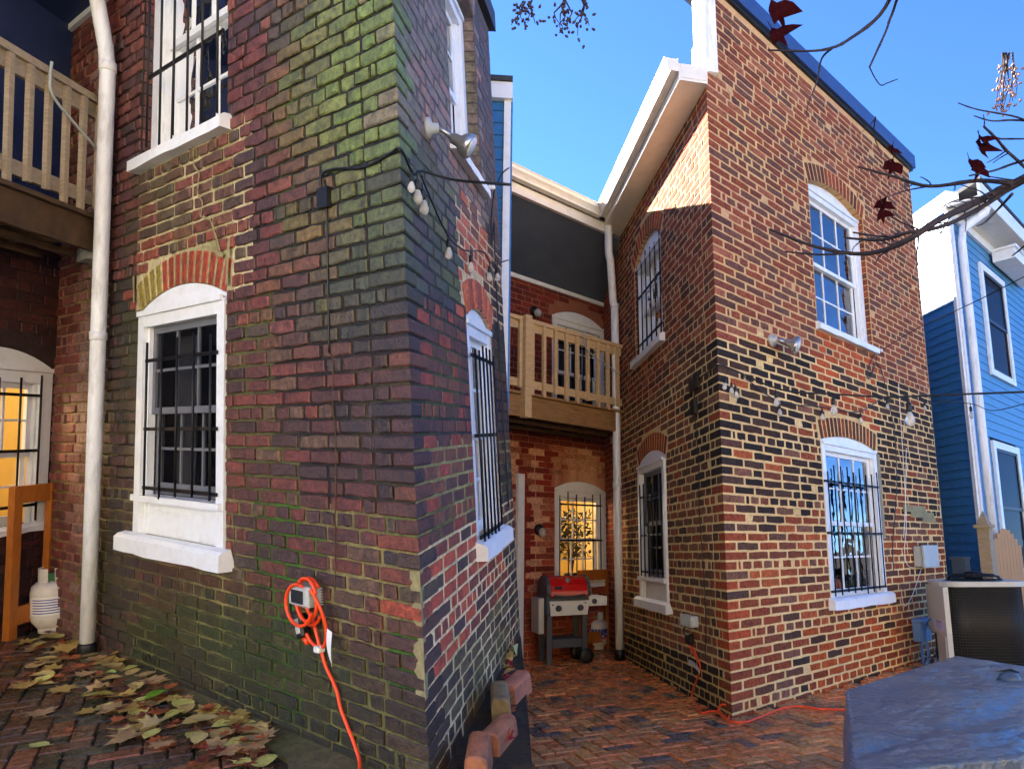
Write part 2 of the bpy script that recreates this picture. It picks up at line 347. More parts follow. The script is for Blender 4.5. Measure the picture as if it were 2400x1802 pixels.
def courses(F, ua, ub, za, zb, ops, ch_, ls, colf, pr, chm, jt, joint=0.011, ju=None, start=None, hdr=6, hoff=2, endjit=0.0):
    out = []; n = int((zb - za) / ch_)
    for k in range(n):
        z0 = za + k * ch_; z1 = z0 + ch_
        bl = sorted([b for b in (blocked(o, z0, z1) for o in ops) if b])
        s0 = start(k) if start else ua
        free = []; cur = s0
        for b in bl:
            if b[0] > cur + .03: free.append((cur, b[0]))
            cur = max(cur, b[1])
        if ub > cur + .03: free.append((cur, ub))
        header = (k % hdr == hoff)
        ln = ls / 2 if header else ls
        phase = (k % 2) * ls / 2 + uni(-.02, .02) + (ls / 4 if header else 0)
        for a, b in free:
            cuts = [a]; first = True
            x = a
            # keep a running grid so joints line up from course to course
            g = math.floor((a - phase) / ln) * ln + phase + ln
            while g < b - ln * .22:
                if g - cuts[-1] > ln * .28: cuts.append(g + uni(-.006, .006))
                if not header and rnd() < .05: g += ln / 2
                else: g += ln
            cuts.append(b)
            for i in range(len(cuts) - 1):
                x0, x1 = cuts[i] + (ju or joint) / 2, cuts[i + 1] - (ju or joint) / 2
                if x1 - x0 < .02: continue
                out.append(rough_brick(F, x0, x1, z0 + joint * .5, z1 - joint * .5, pr * uni(.6, 1.5), chm, jit(colf((x0 + x1) / 2, (z0 + z1) / 2)), jt))
    return out
def voussoirs(F, o, n, colf, pr, chm, joint=.027):
    uc, zc, R, th = arc(o); out = []; ring = o.get('ring', RING)
    for i in range(n):
        a0 = -th + 2 * th * i / n; a1 = -th + 2 * th * (i + 1) / n; g = joint / 2 / R
        a0 += g; a1 -= g
        pts = [(uc + math.sin(a0) * R, zc + math.cos(a0) * R), (uc + math.sin(a1) * R, zc + math.cos(a1) * R), (uc + math.sin(a1) * (R + ring), zc + math.cos(a1) * (R + ring)), (uc + math.sin(a0) * (R + ring), zc + math.cos(a0) * (R + ring))]
        cu = sum(q[0] for q in pts) / 4; cz = sum(q[1] for q in pts) / 4
        ins = [(u + (cu - u) * .09, z + (cz - z) * .05) for u, z in pts]
        p = [F.P(u, z, -.08) for u, z in pts] + [F.P(u, z, pr - chm) for u, z in pts] + [F.P(u, z, pr) for u, z in ins]
        f = [(8, 9, 10, 11)]
        for k in range(4): f += [(k, (k + 1) % 4, 4 + (k + 1) % 4, 4 + k), (4 + k, 4 + (k + 1) % 4, 8 + (k + 1) % 4, 8 + k)]
        out.append(dict(v=p, f=f, col=jit(colf(cu, cz), .2), c=F.P(cu, cz, pr), area=.012, n=F.n))
    return out
def backing(F, ua, ub, za, zb, ops, mcol, depth_=0.14, du=.22, dz=.16, mit=0.0):
    mb = MB(); us = {ua, ub}
    k = ua
    while k < ub: us.add(round(k, 4)); k += du
    for o in ops:
        for i in range(13): us.add(o['u0'] + (o['u1'] - o['u0']) * i / 12)
    us = sorted(x for x in us if ua - 1e-6 <= x <= ub + 1e-6)
    us = [x for i, x in enumerate(us) if i == 0 or x - us[i - 1] > 1e-4]
    for x0, x1 in zip(us, us[1:]):
        xm = (x0 + x1) / 2; iv = [(za, za, zb, zb)]
        for o in ops:
            if o['u0'] < xm < o['u1']:
                new = []
                for (b0, b1, t0, t1) in iv:
                    if o['z0'] > b0 and o['z0'] < t0: new += [(b0, b1, o['z0'], o['z0']), (arc_z(o, x0), arc_z(o, x1), t0, t1)]
                    else: new.append((b0, b1, t0, t1))
                iv = new
        for (b0, b1, t0, t1) in iv:
            n = max(1, int((t0 - b0) / dz))
            for i in range(n):
                q0 = b0 + (t0 - b0) * i / n; q1 = b1 + (t1 - b1) * i / n; r0 = b0 + (t0 - b0) * (i + 1) / n; r1 = b1 + (t1 - b1) * (i + 1) / n
                mb.poly([F.P(x0, q0), F.P(x1, q1), F.P(x1, r1), F.P(x0, r0)], mcol(xm, (q0 + r0) / 2))
            if x0 >= ua + mit: mb.poly([F.P(x0, b0, -depth_), F.P(x1, b1, -depth_), F.P(x1, t1, -depth_), F.P(x0, t0, -depth_)], mcol(xm, b0))
    for o in ops:
        c = mcol(o['u0'], o['zs'])
        for u in (o['u0'], o['u1']): mb.poly([F.P(u, o['z0']), F.P(u, o['zs']), F.P(u, o['zs'], -depth_), F.P(u, o['z0'], -depth_)], c)
        mb.poly([F.P(o['u0'], o['z0']), F.P(o['u1'], o['z0']), F.P(o['u1'], o['z0'], -depth_), F.P(o['u0'], o['z0'], -depth_)], c)
        for i in range(12):
            a = o['u0'] + (o['u1'] - o['u0']) * i / 12; b = o['u0'] + (o['u1'] - o['u0']) * (i + 1) / 12
            mb.poly([F.P(a, arc_z(o, a)), F.P(b, arc_z(o, b)), F.P(b, arc_z(o, b), -depth_), F.P(a, arc_z(o, a), -depth_)], c)
    ua += mit
    for (p, q) in (((ua, za), (ub, za)), ((ub, za), (ub, zb)), ((ub, zb), (ua, zb)), ((ua, zb), (ua, za)))[:3 if mit else 4]:
        mb.poly([F.P(*p), F.P(*q), F.P(*q, -depth_), F.P(*p, -depth_)], mcol(*p))
    return mb
def jamb_bricks(F, o, ch_, za, colf, dep):
    out = []; k = int((o['z0'] - za) / ch_) + 1
    while za + (k + 1) * ch_ < o['zs'] + .02:
        z0 = za + k * ch_ + .006; z1 = z0 + ch_ - .012; u = o['u1']; c = jit(colf(u + .05, z0))
        P = F.P; d = dep - .005 if k % 2 else dep * .62
        v = [P(u + .002, z0, -.004), P(u + .002, z0, -d), P(u + .002, z1, -d), P(u + .002, z1, -.004), P(u - .006, z0, -.004), P(u - .006, z0, -d), P(u - .006, z1, -d), P(u - .006, z1, -.004)]
        out.append(dict(v=v, f=[(4, 5, 6, 7), (0, 1, 5, 4), (1, 2, 6, 5), (2, 3, 7, 6), (3, 0, 4, 7)], col=c, c=v[4], area=.006, n=-F.u)); k += 1
    return out
def lay_bricks(house, walls, mat, keep=300):
    """walls: list of (wall object, bricks); the ones that show largest become parts, the rest one part"""
    allb = []
    for wo, bs in walls:
        for b in bs:
            x, y, d = proj(b['c'])
            vis = -10 < x < 2410 and -10 < y < 1812 and d > 0
            vd = (CAM - b['c']).normalized()
            sc = b['area'] * max(0, b['n'].dot(vd)) / (d * d) if vis else 0
            allb.append((sc, wo, b))
    allb.sort(key=lambda t: -t[0]); rest = MB()
    for i, (sc, wo, b) in enumerate(allb):
        if i < keep and sc > 0:
            mb = MB(); mb.mesh(b['v'], b['f'], b['col']); mb.build('brick', mat, wo)
        else: rest.mesh(b['v'], b['f'], b['col'])
    tag(rest.build('brickwork', mat, house), kind='stuff')

# ------------------------------------------------------------------ windows
def window(house, F, o, dep=.1, cols=3, rows=2, zbot=None, ztop=None, glassm='glass_old', bars=None, sill=(.07, .06, .09), case=.07, mid=.5, panel=None, label=None, sashcol='white_paint', mw=.018):
    P = F.P; u0, u1, z0 = o['u0'] + .004, o['u1'] - .004, o['z0'] + .002
    zt = ztop if ztop else o['zs'] - .03
    zb = zbot if zbot else z0
    mb = MB()
    for a, b in ((u0, u0 + case), (u1 - case, u1)): mb.fbox(F, a, b, z0, zt, -dep, -dep + .075)
    for a, b in ((u0 + case, u0 + case + .02), (u1 - case - .02, u1 - case)): mb.fbox(F, a, b, z0, zt - case, -dep, -dep + .045)
    mb.fbox(F, u0 + case, u1 - case, zt - case, zt, -dep, -dep + .072)
    # arched head board
    n = 12; top = []; 
    for i in range(n + 1):
        u = u0 + (u1 - u0) * i / n; top.append((u, arc_z(o, min(max(u, o['u0']), o['u1'])) - .004))
    r0 = [P(u0, zt + .001, -dep + .055)] + [P(u, z, -dep + .055) for u, z in top] + [P(u1, zt + .001, -dep + .055)]
    r1 = [P(u0, zt + .001, -dep)] + [P(u, z, -dep) for u, z in top] + [P(u1, zt + .001, -dep)]
    mb.prism(r0, r1)
    mb.fbox(F, u0 + .01, u1 - .01, zt - .012, zt + .02, -dep + .075, -dep + .092)      # drip moulding
    if panel:
        mb.fbox(F, u0 + case, u1 - case, z0, panel - .03, -dep, -dep + .03)
        mb.fbox(F, u0 + .01, u1 - .01, panel - .03, panel + .01, -dep + .0, -dep + .1)
        zb = panel + .012
    wo = mb.build('window', 'white_paint', house)
    if label: wo['label'] = label
    a, b = u0 + case + .02, u1 - case - .02; zh = zt - case; zm = zb + (zh - zb) * mid
    for (s0, s1, off) in ((zm - .02, zh, -dep + .022), (zb, zm + .02, -dep - .012)):
        st = .045; sb = MB()
        sb.fbox(F, a, a + st, s0, s1, off - .03, off); sb.fbox(F, b - st, b, s0, s1, off - .03, off)
        br = .075 if s0 == zb else .042
        sb.fbox(F, a + st, b - st, s0, s0 + br, off - .03, off - .001); sb.fbox(F, a + st, b - st, s1 - .042, s1, off - .03, off - .001)
        sb.build('sash', sashcol, wo)
        ga, gb, g0, g1 = a + st, b - st, s0 + br, s1 - .042
        for i in range(1, cols):
            x = ga + (gb - ga) * i / cols; m_ = MB(); m_.fbox(F, x - mw / 2, x + mw / 2, g0, g1, off - .022, off - .004); m_.build('muntin', sashcol, wo)
        for j in range(1, rows):
            z = g0 + (g1 - g0) * j / rows; m_ = MB(); m_.fbox(F, ga, gb, z - mw / 2, z + mw / 2, off - .021, off - .006); m_.build('muntin', sashcol, wo)
        for i in range(cols):
            for j in range(rows):
                x0 = ga + (gb - ga) * i / cols; x1 = ga + (gb - ga) * (i + 1) / cols; y0 = g0 + (g1 - g0) * j / rows; y1 = g0 + (g1 - g0) * (j + 1) / rows
                tx, tz = uni(-.0016, .0016), uni(-.0016, .0016)
                m_ = MB(); m_.poly([P(x0, y0, off - .014 + tx), P(x1, y0, off - .014 - tx), P(x1, y1, off - .014 - tx + tz), P(x0, y1, off - .014 + tx + tz)]); m_.build('pane', glassm, wo)
    if sill:
        ov, pr, hh = sill; m_ = MB(); n = 9; u_a, u_b = o['u0'] - ov, o['u1'] + ov
        prev = None
        rings = []
        for i in range(n + 1):
            u = u_a + (u_b - u_a) * i / n; j = uni(-.004, .004)
            rings.append([P(u, z0 - hh + uni(-.004, .004), -.01), P(u, z0 - hh + uni(-.006, .006), pr + j), P(u, z0 - .018, pr + j), P(u, z0 + .002, pr - .025), P(u, z0 + .012, -dep + .08)])
        for i in range(n):
            for k in range(5): m_.poly([rings[i][k], rings[i + 1][k], rings[i + 1][(k + 1) % 5], rings[i][(k + 1) % 5]])
        m_.poly(rings[0]); m_.poly(rings[-1][::-1]); m_.build('sill', 'white_paint', wo)
    if bars:
        nb, bz0, bz1, hz, boff, ba, bb = bars
        for z in hz:
            m_ = MB(); m_.fbox(F, ba - .05, bb + .05, z - .011, z + .011, boff, boff + .012); m_.build('bar', 'black_iron', wo)
        for i in range(nb):
            x = ba + (bb - ba) * i / max(1, nb - 1); m_ = MB(); m_.tube([P(x, bz0 + uni(-.03, .02), boff + .02), P(x + uni(-.004, .004), bz1 + uni(-.03, .05), boff + .02)], .0075, 6); m_.build('bar', 'black_iron', wo)
    return wo

# ------------------------------------------------------------------ ground
mb = MB(); mb.poly([V((-300, -300, -.03)), V((300, -300, -.03)), V((300, 300, -.03)), V((-300, 300, -.03))])
tag(mb.build('ground', 'soil'), kind='structure')
def herring(org, e1, e2, nrm, us, vs_, ok, colf, Lb=.2, Wb=.1, g=.005, hgt=.05):
    out = []
    a, b = Lb, Wb
    for i in range(int(us[0] / Wb) - 2, int(us[1] / Wb) + 2):
        for j in range(int(vs_[0] / Wb) - 2, int(vs_[1] / Wb) + 2):
            m_ = (i - j) % 4
            if m_ == 0: r = (i * Wb, j * Wb, i * Wb + Lb, j * Wb + Wb)
            elif m_ == 3: r = (i * Wb, j * Wb, i * Wb + Wb, j * Wb + Lb)
            else: continue
            x0, y0, x1, y1 = r[0] + g, r[1] + g, r[2] - g, r[3] - g
            c = org + e1 * ((x0 + x1) / 2) + e2 * ((y0 + y1) / 2)
            if not ok(c, (x0 + x1) / 2, (y0 + y1) / 2): continue
            t1, t2, t3 = uni(-.003, .003), uni(-.003, .003), uni(-.003, .003); ch = .006
            q = lambda x, y, z: org + e1 * x + e2 * y + nrm * z
            rb = [q(x0, y0, -hgt), q(x1, y0, -hgt), q(x1, y1, -hgt), q(x0, y1, -hgt)]
            rm = [q(x0, y0, t1 - .006), q(x1, y0, t1 + t2 - .006), q(x1, y1, t1 + t2 + t3 - .006), q(x0, y1, t1 + t3 - .006)]
            rt = [q(x0 + ch, y0 + ch, t1), q(x1 - ch, y0 + ch, t1 + t2), q(x1 - ch, y1 - ch, t1 + t2 + t3), q(x0 + ch, y1 - ch, t1 + t3)]
            f = [(8, 9, 10, 11)]
            for k in range(4): f += [(k, (k + 1) % 4, 4 + (k + 1) % 4, 4 + k), (4 + k, 4 + (k + 1) % 4, 8 + (k + 1) % 4, 8 + k)]
            out.append(dict(v=rb + rm + rt, f=f, col=colf(c), c=c, area=Lb * Wb, n=nrm))
    return out
def lay_pavers(base, bricks, keep=300):
    L_ = []
    for b in bricks:
        x, y, d = proj(b['c']); vis = -40 < x < 2440 and -40 < y < 1850 and d > 0
        L_.append((b['area'] * b['n'].dot((CAM - b['c']).normalized()) / d ** 2 if vis else 0, b))
    L_.sort(key=lambda t: -t[0]); rest = MB()
    for i, (s, b) in enumerate(L_):
        if i < keep and s > 0: m_ = MB(); m_.mesh(b['v'], b['f'], b['col']); m_.build('paver', 'paver', base)
        else: rest.mesh(b['v'], b['f'], b['col'])
    tag(rest.build('paving', 'paver', base), kind='stuff')
# level patio of the second yard
def inB(c):   # inside the brick house footprint?
    d = c - bO; a = d.dot(bNL); b_ = d.dot(bNR)
    return a < .02 and b_ < .02
mb = MB(); mb.poly([V((-2.9, .6, -.018)), V((4.5, .6, -.018)), V((7.5, 9.0, -.018)), V((3.5, 12.5, -.018)), V((-2.9, 12.5, -.018))])
patio = tag(mb.build('patio', 'sand_joint'), kind='structure')
def col_patio(c):
    n = nz(c.x * .8, c.y * .8, 3.1); p = rnd()
    if p < .1 + .1 * n: k = S(112, 92, 80)
    elif p < .28: k = S(170, 116, 76)
    elif p < .52: k = S(230, 150, 86)
    else: k = S(224, 128, 72)
    return jit(mix(k, S(112, 88, 58), max(0, n) * .7), .14)
e1 = V((math.cos(.42), math.sin(.42), 0)); e2 = V((-e1.y, e1.x, 0))
pv = herring(V((0, 5, 0)), e1, e2, UP, (-5, 5), (-5, 6), lambda c, x, y: not inB(c) and -2.0 < c.x < 4.6 and 2.0 < c.y < 10.4 and c.x > -.12 * c.y - .75 and c.x < .62 * c.y + 1.2 and (c - bO - bL * B_IN).dot(bNR) > .03, col_patio, .21, .105)
lay_pavers(patio, pv)
# rising path of the first yard: a wedge of ground with pavers on it
pathpoly = [(4.6, 2.4), (4.6, -.05), (0, -.05), (-.02, 0), None]
mb = MB()
ring = [GA(4.6, 1.5), GA(4.6, -.06), GA(.02, -.06), GAR(2.6, -.06), GAR(2.6, -.08), GAR(2.34, .012), GAR(1.27, .21), GAR(.16, .405), GAR(-.35, .50), GA(.3, .95), GA(1.9, 1.5)]
top = [p - aV * .016 for p in ring]; bot = [V((p.x, p.y, -.02)) for p in ring]
mb.prism(bot, top)
path = tag(mb.build('path', 'soil'), kind='structure')
def col_path(c):
    n = nz(c.x * 1.3, c.y * 1.3, 8.1); p = rnd()
    k = S(84, 66, 54) if p < .35 else S(112, 74, 56) if p < .55 else S(70, 66, 46) if p < .87 else S(140, 88, 60)
    return jit(mix(k, S(54, 56, 34), max(0, n)), .15)
okA = lambda c, x, y: True
def okA(c, x, y):
    d = c - aO; n = d.dot(aNL); u = d.dot(aL)
    return n > .13 and u > .78 - .2 * n and u < 4.3 and n < 1.0 + .25 * u
eA1 = (aL * .9 - aNL * .43).normalized(); eA2 = aV.cross(eA1).normalized()
pvA = herring(aO, eA1, eA2, aV, (-1, 5.2), (-3.5, 4.2), okA, col_path, .215, .106)
for b in pvA: b['v'] = [warpA(p) for p in b['v']]; b['c'] = warpA(b['c'])
lay_pavers(path, pvA)
# mossy concrete strip beside the wall foot
mb = MB(); n = 26
for i in range(n):
    a, b = -.2 + 3.4 * i / n, -.2 + 3.4 * (i + 1) / n
    wa = .17 + .05 * nz(a * 2, 5) + max(0, .75 - a) * .62; wb = .17 + .05 * nz(b * 2, 5) + max(0, .75 - b) * .62
    mb.hexa([GA(a, -.02, -.03), GA(b, -.02, -.03), GA(b, wb, -.03), GA(a, wa, -.03), GA(a, -.02, .014), GA(b, -.02, .014), GA(b, wb, .004), GA(a, wa, .004)], jit(mix(S(104, 94, 66), S(58, 74, 28), .3 + .5 * nz(a * 3, 1)), .1))
mb.build('kerb_strip', 'mortar_damp', path)

# ------------------------------------------------------------------ second (clean) brick house
def pick(*a):
    p = rnd()
    for w_, c in a:
        p -= w_
        if p <= 0: return c
    return a[-1][1]
def colBR(t, z):
    zt = 3.06 + .035 * t + .05 * nz(t * 3, 2)
    org = 1.72 < t < 3.15 and 2.45 < z < 3.5 and rnd() < .8
    if org: return pick((.6, S(182, 86, 50)), (.25, S(150, 74, 48)), (.15, S(84, 62, 54)))
    if z > zt: return pick((.42, S(146, 78, 56)), (.22, S(124, 70, 56)), (.22, S(112, 76, 64)), (.14, S(162, 98, 74)))
    band = sstep(1.15, 2.2, z); pd = .17 + .76 * band
    if 1.1 < t < 1.7: pd *= .75
    if z < .55 and 1.2 < t < 3: return pick((.5, S(172, 82, 42)), (.3, S(134, 66, 42)), (.2, S(80, 56, 46)))
    if rnd() < pd: return pick((.5, S(50, 42, 40)), (.3, S(70, 52, 44)), (.2, S(84, 62, 52))) if z > 1.55 else pick((.3, S(66, 52, 46)), (.4, S(88, 64, 52)), (.3, S(104, 72, 58)))
    return pick((.4, S(146, 74, 48)), (.26, S(122, 70, 50)), (.2, S(128, 88, 70)), (.14, S(176, 92, 54)))
def colBL(u, z):
    if u > 3.2: return pick((.6, S(150, 72, 56)), (.4, S(124, 66, 56)))
    if z > 2.95 + .25 * u * (u < 1.4): return pick((.45, S(144, 76, 58)), (.3, S(120, 70, 58)), (.15, S(96, 66, 58)), (.1, S(158, 94, 70)))
    if z < .3: return pick((.6, S(54, 44, 38)), (.4, S(78, 56, 46)))
    if u < .75 and z > 1.7: return pick((.6, S(58, 48, 44)), (.4, S(96, 66, 54)))
    if u < .3 and z < 1.3: return pick((.45, S(150, 74, 48)), (.55, S(84, 64, 54)))
    return pick((.3, S(136, 90, 68)), (.28, S(112, 80, 64)), (.2, S(88, 66, 56)), (.22, S(150, 84, 58)))
def morBR(t, z):
    c = S(208, 164, 122) if z > 3.1 + .035 * t else S(238, 206, 146)
    return mix(c, S(214, 176, 118), .45 + .6 * nz(t * 1.5, z * 1.5))
def morBL(u, z):
    if u > 3.2: return S(168, 118, 96)
    return mix(S(230, 204, 150) if z < 3 else S(196, 154, 124), S(200, 176, 124), .5 + .6 * nz(u * 1.5, z * 1.5, 4)) if z > .3 else S(200, 176, 112)
oBLu = dict(u0=1.45, u1=2.5, z0=3.46, zs=4.6, rise=.2); oBLl = dict(u0=1.47, u1=2.47, z0=.75, zs=2.2, rise=.11)
oBRu = dict(u0=1.78, u1=3.08, z0=3.52, zs=5.1, rise=.13); oBRl = dict(u0=1.68, u1=2.93, z0=.78, zs=2.31, rise=.08)
hB = thing('brick_house', 'brick house with pale cream mortar joints, red above and sooty black lower down', 'house', bO)
CH = .076
TB = 4.75
wBL = backing(BL, 0, B_IN, -.05, 5.5, [oBLu, oBLl], morBL, mit=.2).build('wall', 'mortar_lime', hB)
wBR = backing(BR, 0, TB, -.05, 6.42, [oBRu, oBRl], morBR, mit=.2).build('wall', 'mortar_lime', hB)
prB = .0035; mB = (bNL + bNR) * (prB / (1 + bNL.dot(bNR)))
mB = (bNL + bNR) / (1 + bNL.dot(bNR))
LLB, LRB = .25, .31
kB = dict(pr=prB, chm=.0025, jt=.0048)
corner = []
for k in range(int(5.5 / CH)):
    lL, lR = ((LLB, LRB / 2) if k % 2 else (LLB / 2, LRB))
    z0 = -.05 + k * CH + .0085; z1 = z0 + CH - .017
    c = colBR(.1, z0) if rnd() < .6 else colBL(.1, z0)
    if .45 < z0 < .95 and rnd() < .8: c = S(168, 78, 46)
    corner.append(corner_brick(BL, BR, bO, UP, mB, lL - .0115, lR - .0145, z0, z1, prB, .0025, jit(c), .0012))
sBL = lambda k: LLB if k % 2 else LLB / 2
sBR = lambda k: LRB / 2 if k % 2 else LRB
bricksBL = courses(BL, 0, B_IN, -.05, 5.47, [oBLu, oBLl], CH, LLB, colBL, joint=.0175, ju=.023, start=sBL, hdr=7, hoff=1, **kB) + corner
topR = int(5.5 / CH)
bricksBR = courses(BR, 0, TB, -.05, 6.4, [oBRu, oBRl], CH, LRB, colBR, joint=.0175, ju=.029, start=lambda k: sBR(k) if k < topR else 0.0, hdr=7, hoff=1, **kB)
vc_ = lambda u, z: pick((.6, S(168, 84, 50)), (.4, S(140, 76, 52)))
vd_ = lambda u, z: pick((.4, S(150, 76, 52)), (.6, S(104, 64, 52)))
for F, o, n, bs, cf in ((BL, oBLu, 13, bricksBL, vc_), (BL, oBLl, 13, bricksBL, vc_), (BR, oBRu, 16, bricksBR, vd_), (BR, oBRl, 16, bricksBR, vd_)):
    bs += voussoirs(F, o, n, cf, prB + .002, .004)
bricksBL += jamb_bricks(BL, oBLu, CH, -.05, colBL, .1) + jamb_bricks(BL, oBLl, CH, -.05, colBL, .05)
bricksBR += jamb_bricks(BR, oBRu, CH, -.05, colBR, .13)
# porch wall
oBBl = dict(u0=.0, u1=.93, z0=.86, zs=2.06, rise=.11, ring=.1); oBBu = dict(u0=.0, u1=.98, z0=2.98, zs=4.37, rise=.13, ring=.1)
def colBB(q, z):
    if z > 2.6: return pick((.6, S(128, 56, 46)), (.4, S(104, 50, 44)))
    n = nz(q * 4.5, z * 1.1, 7) + .5 * nz(q * 14, z * 3, 3)
    if z < .8: return pick((.6, S(172, 84, 60)), (.4, S(140, 70, 54)))
    return mix(pick((.6, S(150, 54, 44)), (.4, S(128, 50, 44))), S(214, 160, 126), sstep(-.1, .4, n))
def morBB(q, z): return S(150, 96, 78) if z > 2.6 else mix(S(212, 160, 128), S(150, 66, 54), .5 - nz(q * 4.5, z * 1.1, 7) - .3 * nz(q * 14, z * 3, 3))
wBB = backing(BB, 0.0, 3.8, -.05, 5.5, [dict(oBBl, u0=.02), dict(oBBu, u0=.02)], morBB).build('wall', 'mortar_lime', hB)  # wall runs on unseen past the porch to keep sun off the patio
bricksBB = courses(BB, 0, 2.3, -.05, 5.2, [oBBl, oBBu], CH, .25, colBB, joint=.011, hdr=7, hoff=3, pr=.005, chm=.004, jt=.002)
lay_bricks(hB, [(wBL, bricksBL), (wBR, bricksBR), (wBB, bricksBB)], 'brick_fired')
# unseen rest of the shell: end wall and rear block sized to shape shadows, roofs
mb = MB(); P4 = lambda a, b, z: bO + bL * a + bR * b + UP * z
def pr_(mb, pts, z0, z1): mb.prism([p + UP * z0 for p in pts], [p + UP * z1 for p in pts])
q = lambda a, b: bO + bL * a + bR * b
pr_(mb, [q(.05, TB), q(.05, TB - .15), q(7.6, TB - .15), q(7.6, TB)], 0, 6.1)  # unseen end wall, height set to place its shadow on the blue siding
pr_(mb, [q(7.6, TB), q(7.4, TB), q(7.4, -3.8), q(7.6, -3.8)], 0, 5.5)
pr_(mb, [q(B_IN + .2, -3.8), q(B_IN + .2, -3.65), q(7.5, -3.65), q(7.5, -3.8)], 0, 5.5)
mb.fbox(BL, .9, B_IN, 0, 5.3, -.55, -.5); mb.fbox(BR, .9, TB - .2, 0, 5.3, -.65, -.6); mb.build('rear_wall_dark_sheet', 'room_dark', hB)  # near-black sheets added behind the windows stand in for unlit rooms
mb = MB()
pr_(mb, [q(.16, .16), q(.16, TB - .2), q(B_IN, TB - .2), q(B_IN, .05)], 5.42, 5.5); pr_(mb, [q(B_IN + .02, -3.8), q(B_IN + .02, TB - .2), q(7.6, TB - .2), q(7.6, -3.8)], 5.5, 5.58)
mb.build('roof', 'asphalt_roof', hB)
mb = MB(); mb.fbox(BL, .0, .24, 5.47, 6.4, -.12, .012); mb.fbox(BL, .24, .3, 5.47, 5.9, -.1, .01); mb.build('flashing', 'white_metal', hB)
mb = MB(); mb.fbox(BR, -.08, TB + .08, 6.44, 6.63, -.3, .07); mb.build('coping', 'coping_metal', hB)
mb = MB(); mb.fbox(BR, -.06, TB + .06, 6.405, 6.44, -.25, .035); mb.build('coping_shadow', 'coping_dark', hB)  # dark strip paints the shadow under the coping
# eaves along the long wall
mb = MB(); mb.fbox(BL, -.04, 3.32, 5.31, 5.335, .004, .27); mb.fbox(BL, -.04, 3.32, 5.335, 5.47, .25, .27); mb.fbox(BL, -.045, -.025, 5.335, 5.47, .004, .25); mb.build('soffit', 'cream_metal', hB)
def gutter(F, a, b, z, n0, wd=.125, ht=.125, name='gutter', par=None, mat='cream_metal'):
    prof = [(0, .0), (.075, .0), (.082, .035), (.115, .075), (.12, ht), (.128, ht), (.128, ht - .01), (.11, ht - .004), (.11, .08), (.07, .008), (.004, .008), (.004, ht), (0, ht)]
    mb = MB(); mb.prism([F.P(a, z + h, n0 + n) for n, h in prof], [F.P(b, z + h, n0 + n) for n, h in prof]); mb.build(name, mat, par)
    mb = MB()
    for e in (a + .005, b - .005): mb.fbox(F, e - .004, e + .004, z + .004, z + ht - .006, n0 + .002, n0 + .105)
    k = a + .4
    while k < b - .1: mb.fbox(F, k - .006, k + .006, z + ht - .004, z + ht + .004, n0, n0 + .128); k += .6
    mb.build('gutter_bracket', mat, par)
gutter(BL, -.05, 3.28, 5.385, .275, par=hB)
gutter(BP, .36, 2.9, 5.385, .06, par=hB)
mb = MB(); mb.fbox(BP, .2, 2.9, 5.25, 5.385, .0, .05); mb.build('fascia', 'cream_metal', hB)
mb = MB(); mb.hexa([BP.P(.0, 5.26, .0), BP.P(2.9, 5.26, .0), BB.P(2.9, 4.76, .012), BB.P(.0, 4.76, .012), BP.P(.0, 5.36, .0), BP.P(2.9, 5.36, .0), BB.P(2.9, 5.36, .012), BB.P(.0, 5.36, .012)]); mb.build('porch_ceiling', 'soffit_slate', hB)
mb = MB(); mb.hexa([BP.P(.02, 5.37, .05), BP.P(2.9, 5.37, .05), BB.P(2.9, 5.4, -.1), BB.P(.02, 5.4, -.1), BP.P(.02, 5.45, .05), BP.P(2.9, 5.45, .05), BB.P(2.9, 5.56, -.1), BB.P(.02, 5.56, -.1)]); mb.build('porch_roof', 'asphalt_roof', hB)
mb = MB(); mb.fbox(BB, .01, 2.4, 4.70, 4.755, .008, .04); mb.build('trim', 'white_paint', hB)
# windows
window(hB, BL, oBLu, dep=.1, glassm='glass_old', bars=(6, 3.5, 4.62, (3.62, 4.2), -.03, 1.53, 2.42), sill=(.07, .06, .09))
window(hB, BL, oBLl, dep=.05, cols=3, panel=.97, glassm='screened_pane', bars=(6, .99, 1.98, (1.03, 1.42, 1.84), .01, 1.58, 2.36), sill=(.09, .07, .1), sashcol='sash_grey')
window(hB, BR, oBRu, dep=.13, cols=3, glassm='glass_old', sill=(.05, .06, .08))
window(hB, BR, oBRl, dep=.07, cols=3, glassm='glass_old', bars=(9, .82, 2.02, (.85, 1.4, 1.9), .01, 1.72, 2.84), sill=(.06, .07, .1))
window(hB, BB, oBBl, dep=.06, cols=3, glassm='glass_clear', bars=(6, .9, 1.98, (.92, 1.4, 1.86), .0, .12, .86), sill=(.03, .05, .06), case=.08)
window(hB, BB, oBBu, dep=.06, cols=3, glassm='glass_dark', bars=(6, 3.0, 4.2, (3.4, 4.0), .0, .12, .9), sill=None, case=.08)
mb = MB(); mb.fbox(BR, 2.932, 3.0, 1.35, 2.27, -.06, .011); mb.build('jamb_repair', 'cement', hB)
mb = MB()
for (t0, t1, z0, z1) in ((3.55, 4.2, 1.66, 1.74), (3.75, 4.45, 1.6, 1.67), (4.1, 4.5, 1.55, 1.61)): mb.fbox(BR, t0, t1, z0, z1, .0, .0135)
mb.build('mortar_smear', 'plaster', hB)
mb = MB(); mb.fbox(BB, 1.46, 1.56, 0.0, 2.2, .006, .05); mb.build('door_frame', 'white_paint', hB)
